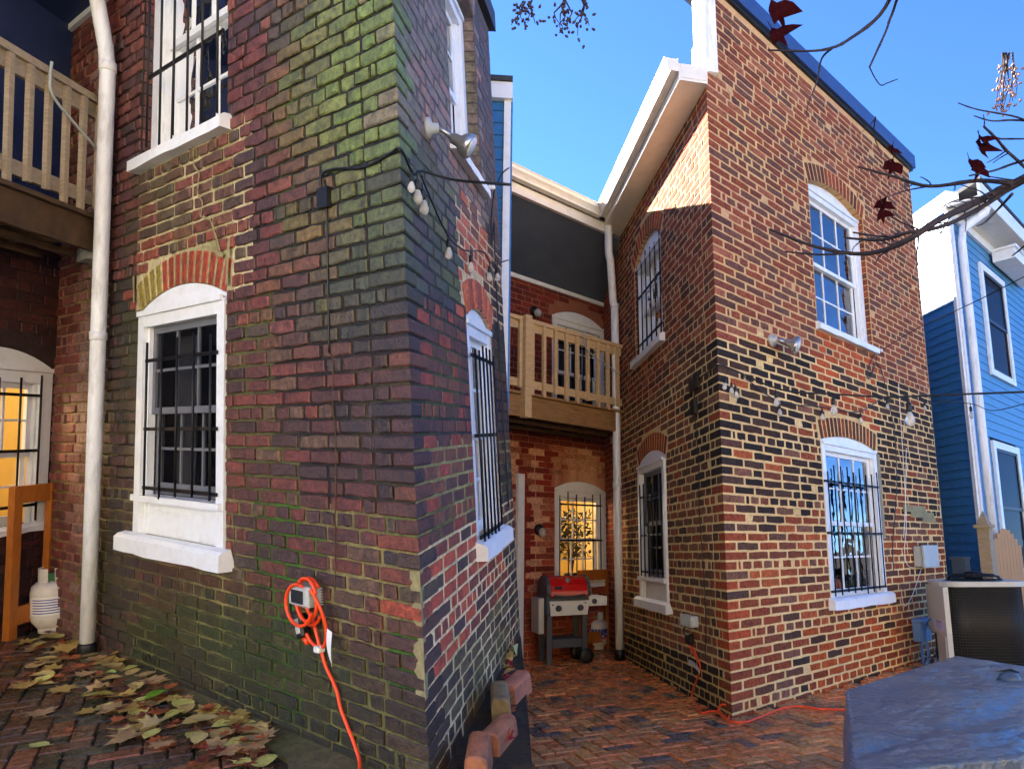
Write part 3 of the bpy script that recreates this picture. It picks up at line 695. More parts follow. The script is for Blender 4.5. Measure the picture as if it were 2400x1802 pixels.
# downspout
def downspout(path_, r, par, joints, mat='white_metal'):
    mb = MB(); mb.tube(path_, r, 14); d_ = mb.build('downspout', mat, par)
    for p, t in joints:
        mb = MB(); mb.lathe(p, t, [(r * 1.02, -.03), (r * 1.12, -.028), (r * 1.12, .028), (r * 1.02, .03)], 14); mb.build('joint', mat, d_)
    mb = MB(); b_ = path_[-1]; mb.lathe(b_, (path_[-2] - path_[-1]), [(r * 1.25, -.10), (r * 1.25, .0), (r * 1.05, .02)], 14); mb.build('boot', 'black_rubber', d_)
uP = 3.12; rP = .05
dpath = [BP.P(.33, 5.36, .1), BP.P(.33, 4.95, .1), BP.P(.30, 4.86, .1), BL.P(uP, 4.42, .12), BL.P(uP, 4.32, .1), BL.P(uP, 3, .1), BL.P(uP, 1.5, .1), BL.P(uP, .1, .1)]
downspout(dpath, rP, hB, [(BL.P(uP, 4.34, .1), UP), (BL.P(uP, 2.05, .1), UP)])

# balcony
def balcony(par, FP, FB, q1, zd, zr, mat, matbeam, bal=.175, bw=.04, post=None, wire=False, deckmat='wood_beam', up_=UP, dep=None, zb=None):
    mb = MB(); mb.fbox(FP, .03, q1, zb, zd - .035, -.045, .0); root = mb.build('balcony', matbeam, par)
    mb = MB(); mb.fbox(FP, .01, q1, zr - .045, zr, -.09, .03); mb.fbox(FP, .02, q1, zr - .14, zr - .046, -.035, -.0); mb.build('rail', mat, root)
    mb = MB(); mb.fbox(FP, .02, q1, zd + .06, zd + .15, -.037, -.001); mb.build('rail', mat, root)
    k = .1
    while k < q1 - .03:
        mb = MB(); mb.fbox(FP, k, k + bw, zd - .02 + (.06 if k % .5 < .2 else 0), zr - .05, .001, .001 + bw * .9); mb.build('baluster', mat, root); k += bal
    if post:
        mb = MB(); mb.fbox(FP, post, post + .09, zb - .02, zr + .01, .002, .092); mb.build('post', mat, root)
    D = dep; nb = 8
    for i in range(nb):
        mb = MB(); a = -D + i * (D + .04) / nb; mb.fbox(FP, .02, q1, zd - .03, zd - .002, a + .004, a + (D + .04) / nb - .004); mb.build('deck_board', deckmat, root)
    k = .25
    while k < q1:
        mb = MB(); mb.fbox(FP, k, k + .045, zb + .02, zd - .032, -D + .02, -.05); mb.build('joist', 'wood_dark', root); k += .42
    for j in range(2):
        mb = MB(); a = -D * (.35 + .33 * j); mb.fbox(FP, .02, q1, zb - .02, zb + .018, a, a + .05); mb.build('bearer', 'wood_dark', root)
    return root
DEP_B = (B_IN - B_RAIL) * bL.dot(-bNR) - .012
balcony(hB, BP, BB, 2.4, 2.98, 3.83, 'wood_pine', 'wood_beam', bal=.172, post=1.56, dep=DEP_B, zb=2.71)

# ------------------------------------------------------------------ first (mossy) brick house
def colAL(u, z):
    n = nz(u * 1.3, z * 1.3, 2.2); n2 = nz(u * 3.1, z * 3.1, 7.7)
    if u > 3.4:
        c = pick((.5, S(134, 60, 54)), (.3, S(116, 58, 54)), (.2, S(150, 84, 76)))
        c = mix(c, S(172, 140, 132), sstep(3.9, 3.75, u) * sstep(3.5, 3.65, u) * (.5 + n2))
        return mix(c, S(116, 116, 48), sstep(3.72, 3.45, u) * sstep(2.8, 1.6, z) * (.75 + n2))
    red = pick((.35, S(118, 60, 54)), (.3, S(100, 56, 54)), (.2, S(80, 54, 56)), (.15, S(132, 72, 58)))
    if 1.45 < u < 3.0 and 2.35 < z < 3.3:
        c = pick((.5, S(152, 74, 52)), (.3, S(126, 68, 52)), (.2, S(98, 66, 56))) if z < 2.95 - .25 * abs(u - 2.2) else pick((.4, S(106, 72, 56)), (.4, S(88, 66, 54)), (.2, S(126, 66, 54)))
        return mix(c, S(92, 92, 56), sstep(.0, .5, n2) * .5)
    if u > 2.75 and z < 2.6: return mix(pick((.5, S(64, 50, 48)), (.3, S(88, 54, 48)), (.2, S(80, 62, 44))), S(78, 80, 42), sstep(-.1, .5, n) * .7)
    c = red
    if z < 2.1: c = mix(pick((.35, S(120, 58, 48)), (.3, S(100, 54, 48)), (.25, S(78, 52, 50)), (.1, S(114, 82, 62))), red, sstep(1.9, 2.2, z))
    al = sstep(1.25 + .5 * n, .25 + .5 * n, u) * sstep(1.75, 2.3, z)                  # algae film near the arris
    c = mix(c, mix(S(118, 140, 62), S(56, 62, 66), sstep(2.85, 2.2, z) * .75 + n2 * .6), al * .92)
    c = mix(c, S(112, 128, 40), sstep(.0, .3, n2) * sstep(1.5, .9, u) * sstep(.35, .7, u) * sstep(1.9, 2.2, z) * sstep(3.1, 2.7, z) * .42)
    c = mix(c, S(52, 44, 46), sstep(.75, .1, u + .3 * n2) * sstep(.8, 1.2, z) * sstep(2.7, 2.1, z) * .7)
    lo = sstep(1.15 - .12 * u + .2 * n, .35, z)
    c = mix(c, mix(S(72, 56, 42), S(50, 72, 16), .5 + n * 1.5), lo * .82)
    return mix(c, S(34, 38, 24), sstep(.45, .0, z) * .7)
def morAL(u, z):
    n = nz(u * 2.2, z * 2.2, 5.5)
    if 1.35 < u < 2.95 and 2.3 < z < 3.32: return mix(S(196, 184, 144), S(120, 116, 60), .35 + n)
    if u > 3.4: return mix(S(170, 130, 120), S(118, 118, 50), .4 + n)
    if z > 2.0 and u < 1.2: return mix(S(26, 26, 26), S(84, 104, 30), max(0, n * 1.6 - .15))
    if z > 1.15: return mix(S(28, 22, 24), S(84, 84, 44), max(0, n * 1.5 + (1.8 - z) * .25 * (z < 1.8)))
    g = sstep(-.05, .3, n) * sstep(1.6, .9, u)
    if z > .55: return mix(mix(S(138, 128, 80), S(44, 38, 28), .45 + n * .9), S(60, 100, 18), g)
    return mix(mix(S(104, 102, 58), S(34, 42, 20), .45 + n), S(50, 86, 14), g * .8)
def colAR(v, z):
    n = nz(v * 2, z * 2, 4.4)
    if v > 1.9: return pick((.6, S(62, 52, 56)), (.4, S(88, 60, 56)))
    if z > 3.0 + .1 * n: return pick((.4, S(126, 108, 104)), (.3, S(112, 104, 90)), (.3, S(140, 104, 96)))
    if z > 2.25:
        if v > .95 + .25 * (z - 2.25): return pick((.7, S(188, 92, 66)), (.3, S(112, 62, 56)))
        return pick((.5, S(70, 76, 70)), (.3, S(88, 94, 62)), (.2, S(62, 56, 66)))
    if z > 1.0: return pick((.35, S(142, 64, 52)), (.35, S(92, 56, 52)), (.3, S(114, 68, 52)))
    if z > .45: return pick((.55, S(176, 78, 56)), (.3, S(124, 62, 52)), (.15, S(80, 56, 54)))
    return pick((.5, S(104, 88, 64)), (.5, S(84, 66, 54)))
def morAR(v, z):
    n = nz(v * 2.5, z * 2.5, 6.6)
    if z > 3.0: return S(92, 84, 84)
    if z > 2.25 and v > .95: return S(214, 184, 140)
    if z > 1.55: return mix(S(40, 38, 46), S(70, 84, 34), max(0, n * 1.3))
    if z > 1.1: return mix(S(150, 140, 90), S(60, 66, 30), .3 + n)
    return mix(S(226, 204, 156), S(150, 144, 84), .3 + n + (.3 - z) * .8)
oALu = dict(u0=1.61, u1=2.84, z0=3.36, zs=5.0, rise=.2); oALl = dict(u0=1.612, u1=2.775, z0=.885, zs=2.36, rise=.115)
oARu = dict(u0=1.0, u1=1.80, z0=3.28, zs=4.5, rise=.1); oARl = dict(u0=1.13, u1=1.86, z0=.885, zs=2.26, rise=.09)
hA = thing('brick_house', 'damp old brick house with dark recessed joints and green moss on its wall', 'house', aO)
CHA = .075; TA = 2.38; prA = .011; LA, LAR = .255, .25
_cal = colAL
def colAL(u, z):
    c = _cal(u, z); l = (c[0] + c[1] + c[2]) / 3; return tuple(.9 * k for k in mix(c, (l, l, l), .1))
_car = colAR
def colAR(v, z): c = _car(v, z); return (c[0] * 1.14, c[1] * 1.1, c[2] * .88)  # light put into the brick colour: warmed and lifted against blue skylight
wAL = backing(AL, 0, A_IN, -.1, 5.3, [oALu, oALl], morAL, mit=.2).build('wall', 'mortar_damp', hA)
wAR = backing(AR, 0, TA, -.1, 4.75, [oARu, oARl], morAR, mit=.2).build('wall', 'mortar_damp', hA)
mA = (aNL + aNR) / (1 + aNL.dot(aNR))
corner = []; zA0 = -.1; ntop = int(4.8 / CHA)
for k in range(ntop):
    lL, lR = ((LA, LAR * .55) if k % 2 else (LA * .5, LAR))
    z0 = zA0 + k * CHA + .006; z1 = z0 + CHA - .012
    c = colAL(.1, z0) if rnd() < .6 else mix(colAL(.1, z0), colAR(.1, z0), .6)
    corner.append(corner_brick(AL, AR, aO, aV, mA, lL - .005, lR - .005, z0, z1, prA, .007, jit(c), .003))
kA = dict(pr=prA, chm=.006, jt=.0052)
bricksAL = courses(AL, 0, A_IN, zA0, 5.3, [oALu, oALl], CHA, LA, colAL, joint=.013, ju=.02, start=lambda k: (LA if k % 2 else LA * .5) if k < ntop else 0, hdr=7, hoff=2, **kA) + corner
bricksAR = courses(AR, 0, TA, zA0, 4.75, [oARu, oARl], CHA, LAR, colAR, joint=.015, ju=.03, start=lambda k: LAR * .55 if k % 2 else LAR, hdr=7, hoff=2, pr=.003, chm=.003, jt=.003)
va_ = lambda u, z: S(150, 130, 50) if u > 2.45 and rnd() < .7 else pick((.7, S(160, 66, 44)), (.3, S(128, 60, 46)))
bricksAL += voussoirs(AL, oALl, 14, va_, .004, .003) + voussoirs(AL, oALu, 15, colAL, prA, .006)
bricksAR += voussoirs(AR, oARl, 10, lambda u, z: pick((.6, S(196, 104, 74)), (.4, S(150, 74, 60))), prA, .006) + voussoirs(AR, oARu, 10, colAR, prA, .006)
bricksAL += jamb_bricks(AL, oALu, CHA, zA0, colAL, .13)
bricksAR += jamb_bricks(AR, oARu, CHA, zA0, colAR, .16) + jamb_bricks(AR, oARl, CHA, zA0, lambda u, z: pick((.5, S(60, 50, 60)), (.5, S(84, 60, 58))), .08)
oABl = dict(u0=.03, u1=.95, z0=.85, zs=2.06, rise=.12, ring=.1)
wAB = backing(AB, 0, 2.6, -.1, 5.2, [oABl], lambda q, z: S(52, 36, 38)).build('wall', 'mortar_damp', hA)
bricksAB = courses(AB, 0, 2.0, zA0, 5.1, [oABl], CHA, .25, lambda q, z: pick((.5, S(62, 34, 36)), (.5, S(84, 44, 42))), joint=.010, pr=.006, chm=.004, jt=.002)
lay_bricks(hA, [(wAL, bricksAL), (wAR, bricksAR), (wAB, bricksAB)], 'brick_damp')
mb = MB(); qa = lambda a, b, z: warpA(aO + aL * a + aR * b + aV * z)
def prA_(mb, pts, z0, z1): mb.prism([qa(a, b, z0) for a, b in pts], [qa(a, b, z1) for a, b in pts])
prA_(mb, [(.1, TA), (.1, TA - .12), (6.8, TA - .12), (6.8, TA)], -.1, 5.2)
prA_(mb, [(6.8, TA), (6.65, TA), (6.65, -2.6), (6.8, -2.6)], -.1, 5.3); prA_(mb, [(A_IN, -2.6), (A_IN, -2.45), (6.7, -2.45), (6.7, -2.6)], -.1, 5.3)
mb.fbox(AL, .75, A_IN, -.1, 4.6, -.5, -.45); mb.fbox(AR, .75, TA - .15, -.1, 4.6, -.5, -.45); mb.build('rear_wall_dark_sheet', 'room_dark', hA)  # added dark sheets hide the hollow inside and keep the panes dark
mb = MB(); prA_(mb, [(.12, .12), (.12, TA - .15), (A_IN, TA - .15), (A_IN, .05)], 4.66, 4.72); prA_(mb, [(A_IN + .02, -2.6), (A_IN + .02, TA - .15), (6.8, TA - .15), (6.8, -2.6)], 5.3, 5.38); prA_(mb, [(.05, .02), (.05, .12), (A_IN, .12), (A_IN, .02)], 4.74, 5.3)
mb.build('roof', 'asphalt_roof', hA)
mb = MB(); mb.fbox(AR, -.02, TA + .05, 4.76, 4.92, -.2, .06); mb.build('coping', 'coping_dark', hA)
mb = MB(); mb.hexa([AP.P(0.005, 4.62, .25), AP.P(2.2, 4.62, .25), AB.P(2.2, 4.62, .01), AB.P(.005, 4.62, .01), AP.P(0.005, 4.7, .25), AP.P(2.2, 4.7, .25), AB.P(2.2, 4.7, .01), AB.P(.005, 4.7, .01)]); mb.build('porch_ceiling', 'soffit_navy', hA)
mb = MB(); mb.hexa([AP.P(0.0, 4.705, .3), AP.P(2.2, 4.705, .3), AB.P(2.2, 4.705, .01), AB.P(.0, 4.705, .01), AP.P(0.0, 4.9, .3), AP.P(2.2, 4.9, .3), AB.P(2.2, 5.1, .01), AB.P(.0, 5.1, .01)]); mb.build('porch_roof', 'asphalt_roof', hA)
mb = MB(); mb.fbox(AB, .012, 2.2, 3.0, 4.615, .008, .03); mb.build('wall_panel', 'soffit_navy', hA)
mb = MB(); mb.fbox(AL, 3.2, A_IN - .02, 4.58, 4.62, .015, .045); mb.build('trim', 'white_paint', hA)
window(hA, AL, oALu, dep=.13, cols=3, glassm='glass_old', bars=(6, 3.4, 4.9, (3.86, 4.42), .01, 1.68, 2.68), sill=(.05, .07, .085), case=.1)
window(hA, AL, oALl, dep=.06, cols=3, panel=1.14, glassm='screened_pane', bars=(5, 1.16, 2.15, (1.2, 1.58, 2.02), .02, 1.72, 2.56), sill=(.09, .09, .11), case=.085, sashcol='sash_grey')
window(hA, AR, oARu, dep=.16, cols=2, glassm='glass_old', sill=(.06, .06, .07), case=.07)
window(hA, AR, oARl, dep=.08, cols=2, glassm='glass_clear', bars=(6, .9, 2.06, (.92, 1.53, 2.02), .015, 1.18, 1.72), sill=(.05, .07, .1), case=.08)
window(hA, AB, oABl, dep=.06, cols=3, glassm='glass_clear', bars=(5, .9, 1.98, (1.0, 1.42, 1.84), .0, .14, .86), sill=(.03, .05, .06), case=.1)
uA = 3.22; rA = .047
downspout([AL.P(3.42, 5.1, .2), AL.P(3.42, 4.95, .2), AL.P(3.24, 4.16, .1), AL.P(uA, 4.0, .09), AL.P(uA, 2.8, .09), AL.P(uA, 1.4, .09), AL.P(uA, .07, .09)], rA, hA, [(AL.P(uA, 4.03, .09), aV), (AL.P(uA, 2.22, .09), aV)])
DEP_A = (A_IN - A_RAIL) * aL.dot(-aNR) - .012
balcony(hA, AP, AB, 1.5, 3.06, 3.85, 'wood_grey', 'wood_dark', bal=.14, bw=.035, dep=DEP_A, zb=2.82, deckmat='wood_dark')
# lime repair down the arris and loose mortar round the cracked arch
mb = MB()
NR_ = 44
for i in range(NR_):
    z, z2 = .40 + i * .0125, .40 + (i + 1) * .0125
    wL = lambda q: max(.004, .026 + .05 * nz(q * 16, 3.3) + .03 * nz(q * 40, 1.1)); wR = lambda q: max(.01, .034 + .02 * nz(q * 14, 8.8) + .012 * nz(q * 50, 2.0))
    r0 = AL.warp(aO + aV * z + mA * .0115); r1 = AL.warp(aO + aV * z2 + mA * .0115)
    mb.poly([r0, AR.P(wR(z), z, .0085), AR.P(wR(z2), z2, .0085), r1]); mb.poly([r0, AL.P(wL(z), z, .0105), AL.P(wL(z2), z2, .0105), r1])
mb.build('lime_repair', 'plaster', hA)
def crack(pts, wd, nm='mortar_crack'):
    mb = MB()
    for (a, b) in zip(pts, pts[1:]):
        n = 4
        for i in range(n):
            u0 = a[0] + (b[0] - a[0]) * i / n; z0 = a[1] + (b[1] - a[1]) * i / n; u1 = a[0] + (b[0] - a[0]) * (i + 1) / n; z1 = a[1] + (b[1] - a[1]) * (i + 1) / n
            d = V((u1 - u0, z1 - z0, 0)).normalized(); w_ = wd * uni(.6, 1.3); nx, nz_ = -d.y * w_, d.x * w_
            mb.poly([AL.P(u0 - nx, z0 - nz_, .0195), AL.P(u1 - nx, z1 - nz_, .0195), AL.P(u1 + nx, z1 + nz_, .0195), AL.P(u0 + nx, z0 + nz_, .0195)])
    mb.build(nm, 'plaster', hA)
crack([(2.02, 3.28), (2.0, 3.16), (1.93, 3.1), (1.95, 2.98), (1.88, 2.92), (1.9, 2.84), (1.78, 2.8), (1.7, 2.68), (1.66, 2.6)], .007)
crack([(1.55, 2.66), (1.57, 2.55), (1.58, 2.4)], .012); crack([(1.72, 2.6), (1.62, 2.57)], .016); crack([(2.86, 2.6), (2.84, 2.42)], .012)

# ------------------------------------------------------------------ lit rooms behind the porch windows
def room(par, FB, up_, q0, q1, z0, z1, d, lampq, lampz):
    mb = MB()
    for (a, b, c, e, f, g) in ((q0, q1, z0, z1, -d, -d + .02), (q0 - .02, q0, z0, z1, -d, -.16), (q1, q1 + .02, z0, z1, -d, -.16), (q0, q1, z1, z1 + .02, -d, -.16), (q0, q1, z0 - .02, z0, -d, -.16)): mb.fbox(FB, a, b, c, e, f, g)
    mb.build('room', 'room_wall', par)
    t_ = thing('pendant_lamp', 'lit pendant lamp with warm glass bulbs seen through the %s porch window' % ('lower cream jointed house' if par is hB else 'mossy house'), 'lamp', FB.P(lampq, z1 - .5, -d * .55))
    mb = MB(); mb.tube([FB.P(lampq, z1 - .35, -d * .55), FB.P(lampq, z1, -d * .55)], .006, 6); mb.tube([FB.P(lampq - .2, z1 - .35, -d * .55), FB.P(lampq + .2, z1 - .35, -d * .55)], .008, 6); mb.build('stem', 'black_iron', t_)
    for k in (-.2, -.07, .07, .2):
        mb = MB(); mb.lathe(FB.P(lampq + k, z1 - .36, -d * .55), -up_, [(.006, 0), (.022, .03), (.026, .05), (.016, .07), (.002, .078)], 10); mb.build('bulb', 'bulb_lit', t_)
    l = bpy.data.lights.new('pendant_light', 'POINT'); l.energy = LAMP_W; l.color = (1, .78, .46); l.shadow_soft_size = .1
    lo = bpy.data.objects.new('pendant_light', l); COL.objects.link(lo); lo.parent = t_; lo.location = FB.P(lampq, z1 - .5, -d * .5) - WORG[t_]
LAMP_W = 4.5
room(hB, BB, UP, -.9, 1.6, .35, 2.5, 1.7, .45, 1.6)
room(hA, AB, aV, -.9, 1.6, .35, 2.5, 1.7, .4, 1.6)
mb = MB(); F = BB
n = 14; mb.poly([F.P(-.25, 1.4, -1.66), F.P(.3, 1.4, -1.66)] + [F.P(.3 - .55 * i / n, 1.72 + .14 * math.sin(math.pi * i / n), -1.66) for i in range(n + 1)]); mb.build('far_window', 'daylight_pane', hB)
mb = MB()
for q_ in (-.37, .36): mb.fbox(F, q_, q_ + .07, 1.38, 1.95, -1.655, -1.62)
mb.build('curtain', 'bottle_green', hB)
def bush(name, label, cat, o, up_, h, r, n, mat, leaf=.05, pot=None):
    t_ = thing(name, label, cat, o); mb = MB()
    for i in range(n):
        a = uni(0, 6.28); rr = r * math.sqrt(rnd()); z = h * (.25 + .75 * rnd()); c = o + V((math.cos(a) * rr, math.sin(a) * rr, 0)) + up_ * z
        d = V((uni(-1, 1), uni(-1, 1), uni(-.3, 1))).normalized(); s_ = d.cross(V((uni(-1, 1), uni(-1, 1), 1))).normalized(); l = leaf * uni(.6, 1.3)
        mb.poly([c, c + d * l * .5 + s_ * l * .22, c + d * l, c + d * l * .5 - s_ * l * .22])
    mb.build('foliage', mat, t_); mb = MB()
    for i in range(5): mb.tube([o + up_ * .02, o + up_ * h * .7 + V((uni(-r, r), uni(-r, r), 0)) * .6], [.012, .004], 5)
    mb.build('stem', 'bark', t_)
    if pot: mb = MB(); mb.lathe(o, up_, [(.08, -.16), (.11, 0), (.1, .02)], 12); mb.build('pot', 'room_dark', t_)
bush('house_plant', 'dark leafy house plant behind the porch window', 'plant', BB.P(.22, .95, -.45), UP, .85, .26, 420, 'plant_dark', .09, True)
# dim room fittings: grey curtains and toys on a sill
def curtain(F, u0, u1, z0, z1, off, label):
    mb = MB(); n = 14; pts = [(u0 + (u1 - u0) * i / n, off - .02 * (i % 2)) for i in range(n + 1)]
    for (a, oa), (b, ob) in zip(pts, pts[1:]): mb.poly([F.P(a, z0, oa), F.P(b, z0, ob), F.P(b, z1, ob), F.P(a, z1, oa)])
    tag(mb.build('curtain', 'curtain'), label, 'curtain')
curtain(AL, 2.38, 2.68, 1.16, 2.2, -.19, 'grey curtain drawn aside behind the barred window above the mossy path')
curtain(BL, 2.05, 2.38, 1.0, 2.1, -.19, 'grey curtain drawn aside behind the dark window beside the downspout')
curtain(AL, 2.35, 2.72, 3.4, 4.9, -.22, 'grey curtain behind the upper barred window of the mossy house')
curtain(BB, .15, .85, 3.0, 4.35, -.2, 'grey curtain behind the upper porch window over the balcony')
t_ = thing('toy_bear', 'small pink stuffed toy sitting on the window ledge inside', 'toy', BR.P(2.05, .83, -.2))
mb = MB(); c0 = BR.P(2.08, .83, -.2); mb.lathe(c0, UP, [(.03, 0), (.07, .03), (.075, .08), (.05, .13), (.02, .14)], 12); mb.lathe(c0 + bR * .12, UP, [(.02, 0), (.05, .03), (.05, .08), (.02, .12)], 12); mb.lathe(c0 + UP * .13, UP, [(.02, 0), (.045, .03), (.045, .06), (.015, .09)], 12); mb.build('body', 'soft_toy', t_)
mb = MB(); mb.lathe(BR.P(2.5, .83, -.2), UP, [(.03, 0), (.033, .01), (.033, .14), (.012, .2), (.012, .26), (.014, .27)], 12); tag(mb.build('bottle', 'bottle_green'), 'green glass bottle on the window ledge inside', 'bottle')

# ------------------------------------------------------------------ blue clapboard houses
def clap(mb, F, u0, u1, z, h, n0, th=.016):
    P = F.P; mb.hexa([P(u0, z, n0), P(u1, z, n0), P(u1, z + h + .012, n0), P(u0, z + h + .012, n0), P(u0, z, n0 + th), P(u1, z, n0 + th), P(u1, z + h + .012, n0 + .003), P(u0, z + h + .012, n0 + .003)])
hH = thing('clapboard_house', 'blue clapboard house with white corner board and downspout beyond the air conditioner', 'house', BR.P(6.25, 0))
HO = BR.P(6.25, 0)
HF = Face(HO, bR, bNR, UP, same); HS = Face(HO, bL, bNL, UP, same)
ZT = 6.35
w1 = dict(u0=1.22, u1=2.5, z0=4.05, z1=5.75); w2 = dict(u0=.86, u1=2.2, z0=.9, z1=2.75)
mb = MB()
pts = [HO + bL * .05 + bR * .05, HO + bL * .05 + bR * 4.0, HO + bL * 6 + bR * 4.0, HO + bL * 6 + bR * .05]
mb.prism(pts, [p + UP * ZT for p in pts]); wall = mb.build('wall', 'room_dark', hH)
eh = .132; k = 0
while k * eh < ZT - .03:
    z = k * eh
    mb = MB(); clap(mb, HS, .06, 5.0, z, eh, -.012); mb.build('siding_board', 'siding_blue', wall)
    segs = [(.09, 4.0)]
    for w_ in (w1, w2):
        if w_['z0'] - .12 < z + eh / 2 < w_['z1'] + .12:
            segs = [g for a, b in segs for g in ((a, w_['u0'] - .02), (w_['u1'] + .02, b)) if g[1] - g[0] > .03]
    for a, b in segs: mb = MB(); clap(mb, HF, a, b, z, eh, -.012); mb.build('siding_board', 'siding_teal', wall)
    k += 1
mb = MB(); mb.fbox(HF, -.01, .085, 0, ZT, -.01, .03); mb.build('corner_board', 'white_paint', hH)
mb = MB(); mb.fbox(HS, -.01, .055, 0, ZT, -.01, .028); mb.build('corner_board', 'white_paint', hH)
def hwin(par, F, w_):
    u0, u1, z0, z1 = w_['u0'], w_['u1'], w_['z0'], w_['z1']; mb = MB()
    for a, b, c, d in ((u0 - .02, u0 + .1, z0 - .1, z1 + .1), (u1 - .1, u1 + .02, z0 - .1, z1 + .1), (u0 + .1, u1 - .1, z1 - .01, z1 + .1), (u0 + .1, u1 - .1, z0 - .1, z0 + .0)): mb.fbox(F, a, b, c, d, .0, .045)
    wo = mb.build('window', 'white_paint', par)
    zm = (z0 + z1) / 2
    for c, d, n_ in ((z0, zm + .02, .0), (zm - .02, z1, .014)):
        mb = MB()
        for a, b, e, f in ((u0 + .1, u0 + .16, c, d), (u1 - .16, u1 - .1, c, d), (u0 + .16, u1 - .16, c, c + .05), (u0 + .16, u1 - .16, d - .05, d)): mb.fbox(F, a, b, e, f, n_, n_ + .013)
        mb.build('sash', 'screen_dark', wo)
        mb = MB(); mb.poly([F.P(u0 + .16, c + .05, n_ + .004), F.P(u1 - .16, c + .05, n_ + .004), F.P(u1 - .16, d - .05, n_ + .004), F.P(u0 + .16, d - .05, n_ + .004)]); mb.build('pane', 'glass_dark', wo)
    mb = MB(); mb.fbox(F, u0 + .11, u1 - .11, z0 + .01, z1 - .01, -.01, -.004); mb.build('blind', 'screen_dark', wo)
for w_ in (w1, w2): hwin(hH, HF, w_)
mb = MB(); mb.fbox(HF, -.1, 4.2, ZT, ZT + .03, -.05, .5); mb.build('soffit', 'cream_metal', hH)
mb = MB(); mb.fbox(HF, -.1, 4.2, ZT + .03, ZT + .26, .46, .5); mb.fbox(HF, .0, 4.2, ZT - .14, ZT, .002, .05); mb.build('fascia', 'white_paint', hH)
mb = MB(); mb.fbox(HS, -.02, 5.5, ZT, ZT + .3, -.2, .02); mb.build('fascia', 'white_paint', hH)
mb = MB(); pts = [HF.P(-.02, ZT + .3, .5), HF.P(4.2, ZT + .3, .5), HF.P(4.2, ZT + .3, -5), HF.P(-.02, ZT + .3, -5)]; pts[3] = HS.P(5.5, ZT + .3, .02); pts[2] = pts[3] + bR * 4.2
mb.prism(pts, [p + UP * .06 for p in pts]); mb.build('roof', 'asphalt_roof', hH)
mb = MB(); mb.fbox(HF, 1.9, 3.6, ZT - .32, ZT - .145, .052, .4); mb.fbox(HF, 1.86, 3.64, ZT - .145, ZT - .1, .052, .44); mb.build('bay_cornice', 'white_paint', hH)
mb = MB(); pth = [HF.P(.4, ZT + .08, .46), HF.P(.36, ZT - .06, .42), HF.P(.19, ZT - .3, .12), HF.P(.19, ZT - .5, .09), HF.P(.19, 3, .09), HF.P(.19, .9, .09)]
mb.tube(pth, .062, 12); mb.build('downspout', 'white_metal', hH)
mb = MB(); c = HS.hit(2259, 1327, .0); mb.fbox(HS, c[0] - .14, c[0] + .14, c[1] - .13, c[1] + .13, .006, .09); mb.fbox(HS, c[0] - .16, c[0] + .16, c[1] + .1, c[1] + .14, .006, .11); mo = mb.build('meter_box', 'grey_plastic'); tag(mo, 'small grey meter box on the blue side wall above the air conditioner', 'meter box')
mb = MB(); mb.fbox(HS, c[0] - .05, c[0] - .02, c[1] - .4, c[1] - .13, .008, .04); mb.fbox(HS, c[0] + .02, c[0] + .05, c[1] - .4, c[1] - .13, .008, .04); mb.build('conduit', 'grey_plastic', mo)
# the sliver of another blue house behind the mossy one
hS = thing('clapboard_house', 'blue clapboard house showing as a narrow strip beside the mossy brick wall', 'house', V((-1.3, 6.2, 0)))
s0 = at_depth(1196, 700, 6.1); s0 = V((s0.x, s0.y, 0)); sd = V((1, .12, 0)).normalized(); sn = V((.12, -1, 0)).normalized()
SF = Face(s0, -sd, sn, UP, same)
zt2 = at_depth(1180, 150, 6.1).z
mb = MB(); pts = [s0 - sn * .02, s0 - sd * 1.6 - sn * .02, s0 - sd * 1.7 + V((0, .8, 0)), s0 + V((-.14, .8, 0))]; mb.prism(pts, [p + UP * zt2 for p in pts]); wall2 = mb.build('wall', 'room_dark', hS)
k = 0
while k * .12 < zt2 - .14:
    mb = MB(); clap(mb, SF, .0, 1.6, k * .12, .12, -.012); mb.build('siding_board', 'siding_blue', wall2); k += 1
mb = MB(); mb.fbox(SF, .015, .075, 0, zt2 - .12, .0, .024); mb.build('corner_board', 'white_paint', hS)
mb = MB(); mb.fbox(SF, .0, 1.6, zt2 - .12, zt2 + .04, .0, .06); mb.build('fascia', 'white_paint', hS)
mb = MB(); pts = [s0 + sn * .08, s0 - sd * 1.6 + sn * .08, s0 - sd * 1.7 + V((0, .8, 0)), s0 + V((-.14, .8, 0))]; mb.prism([p + UP * (zt2 + .04) for p in pts], [p + UP * (zt2 + .09) for p in pts]); mb.build('roof', 'asphalt_roof', hS)

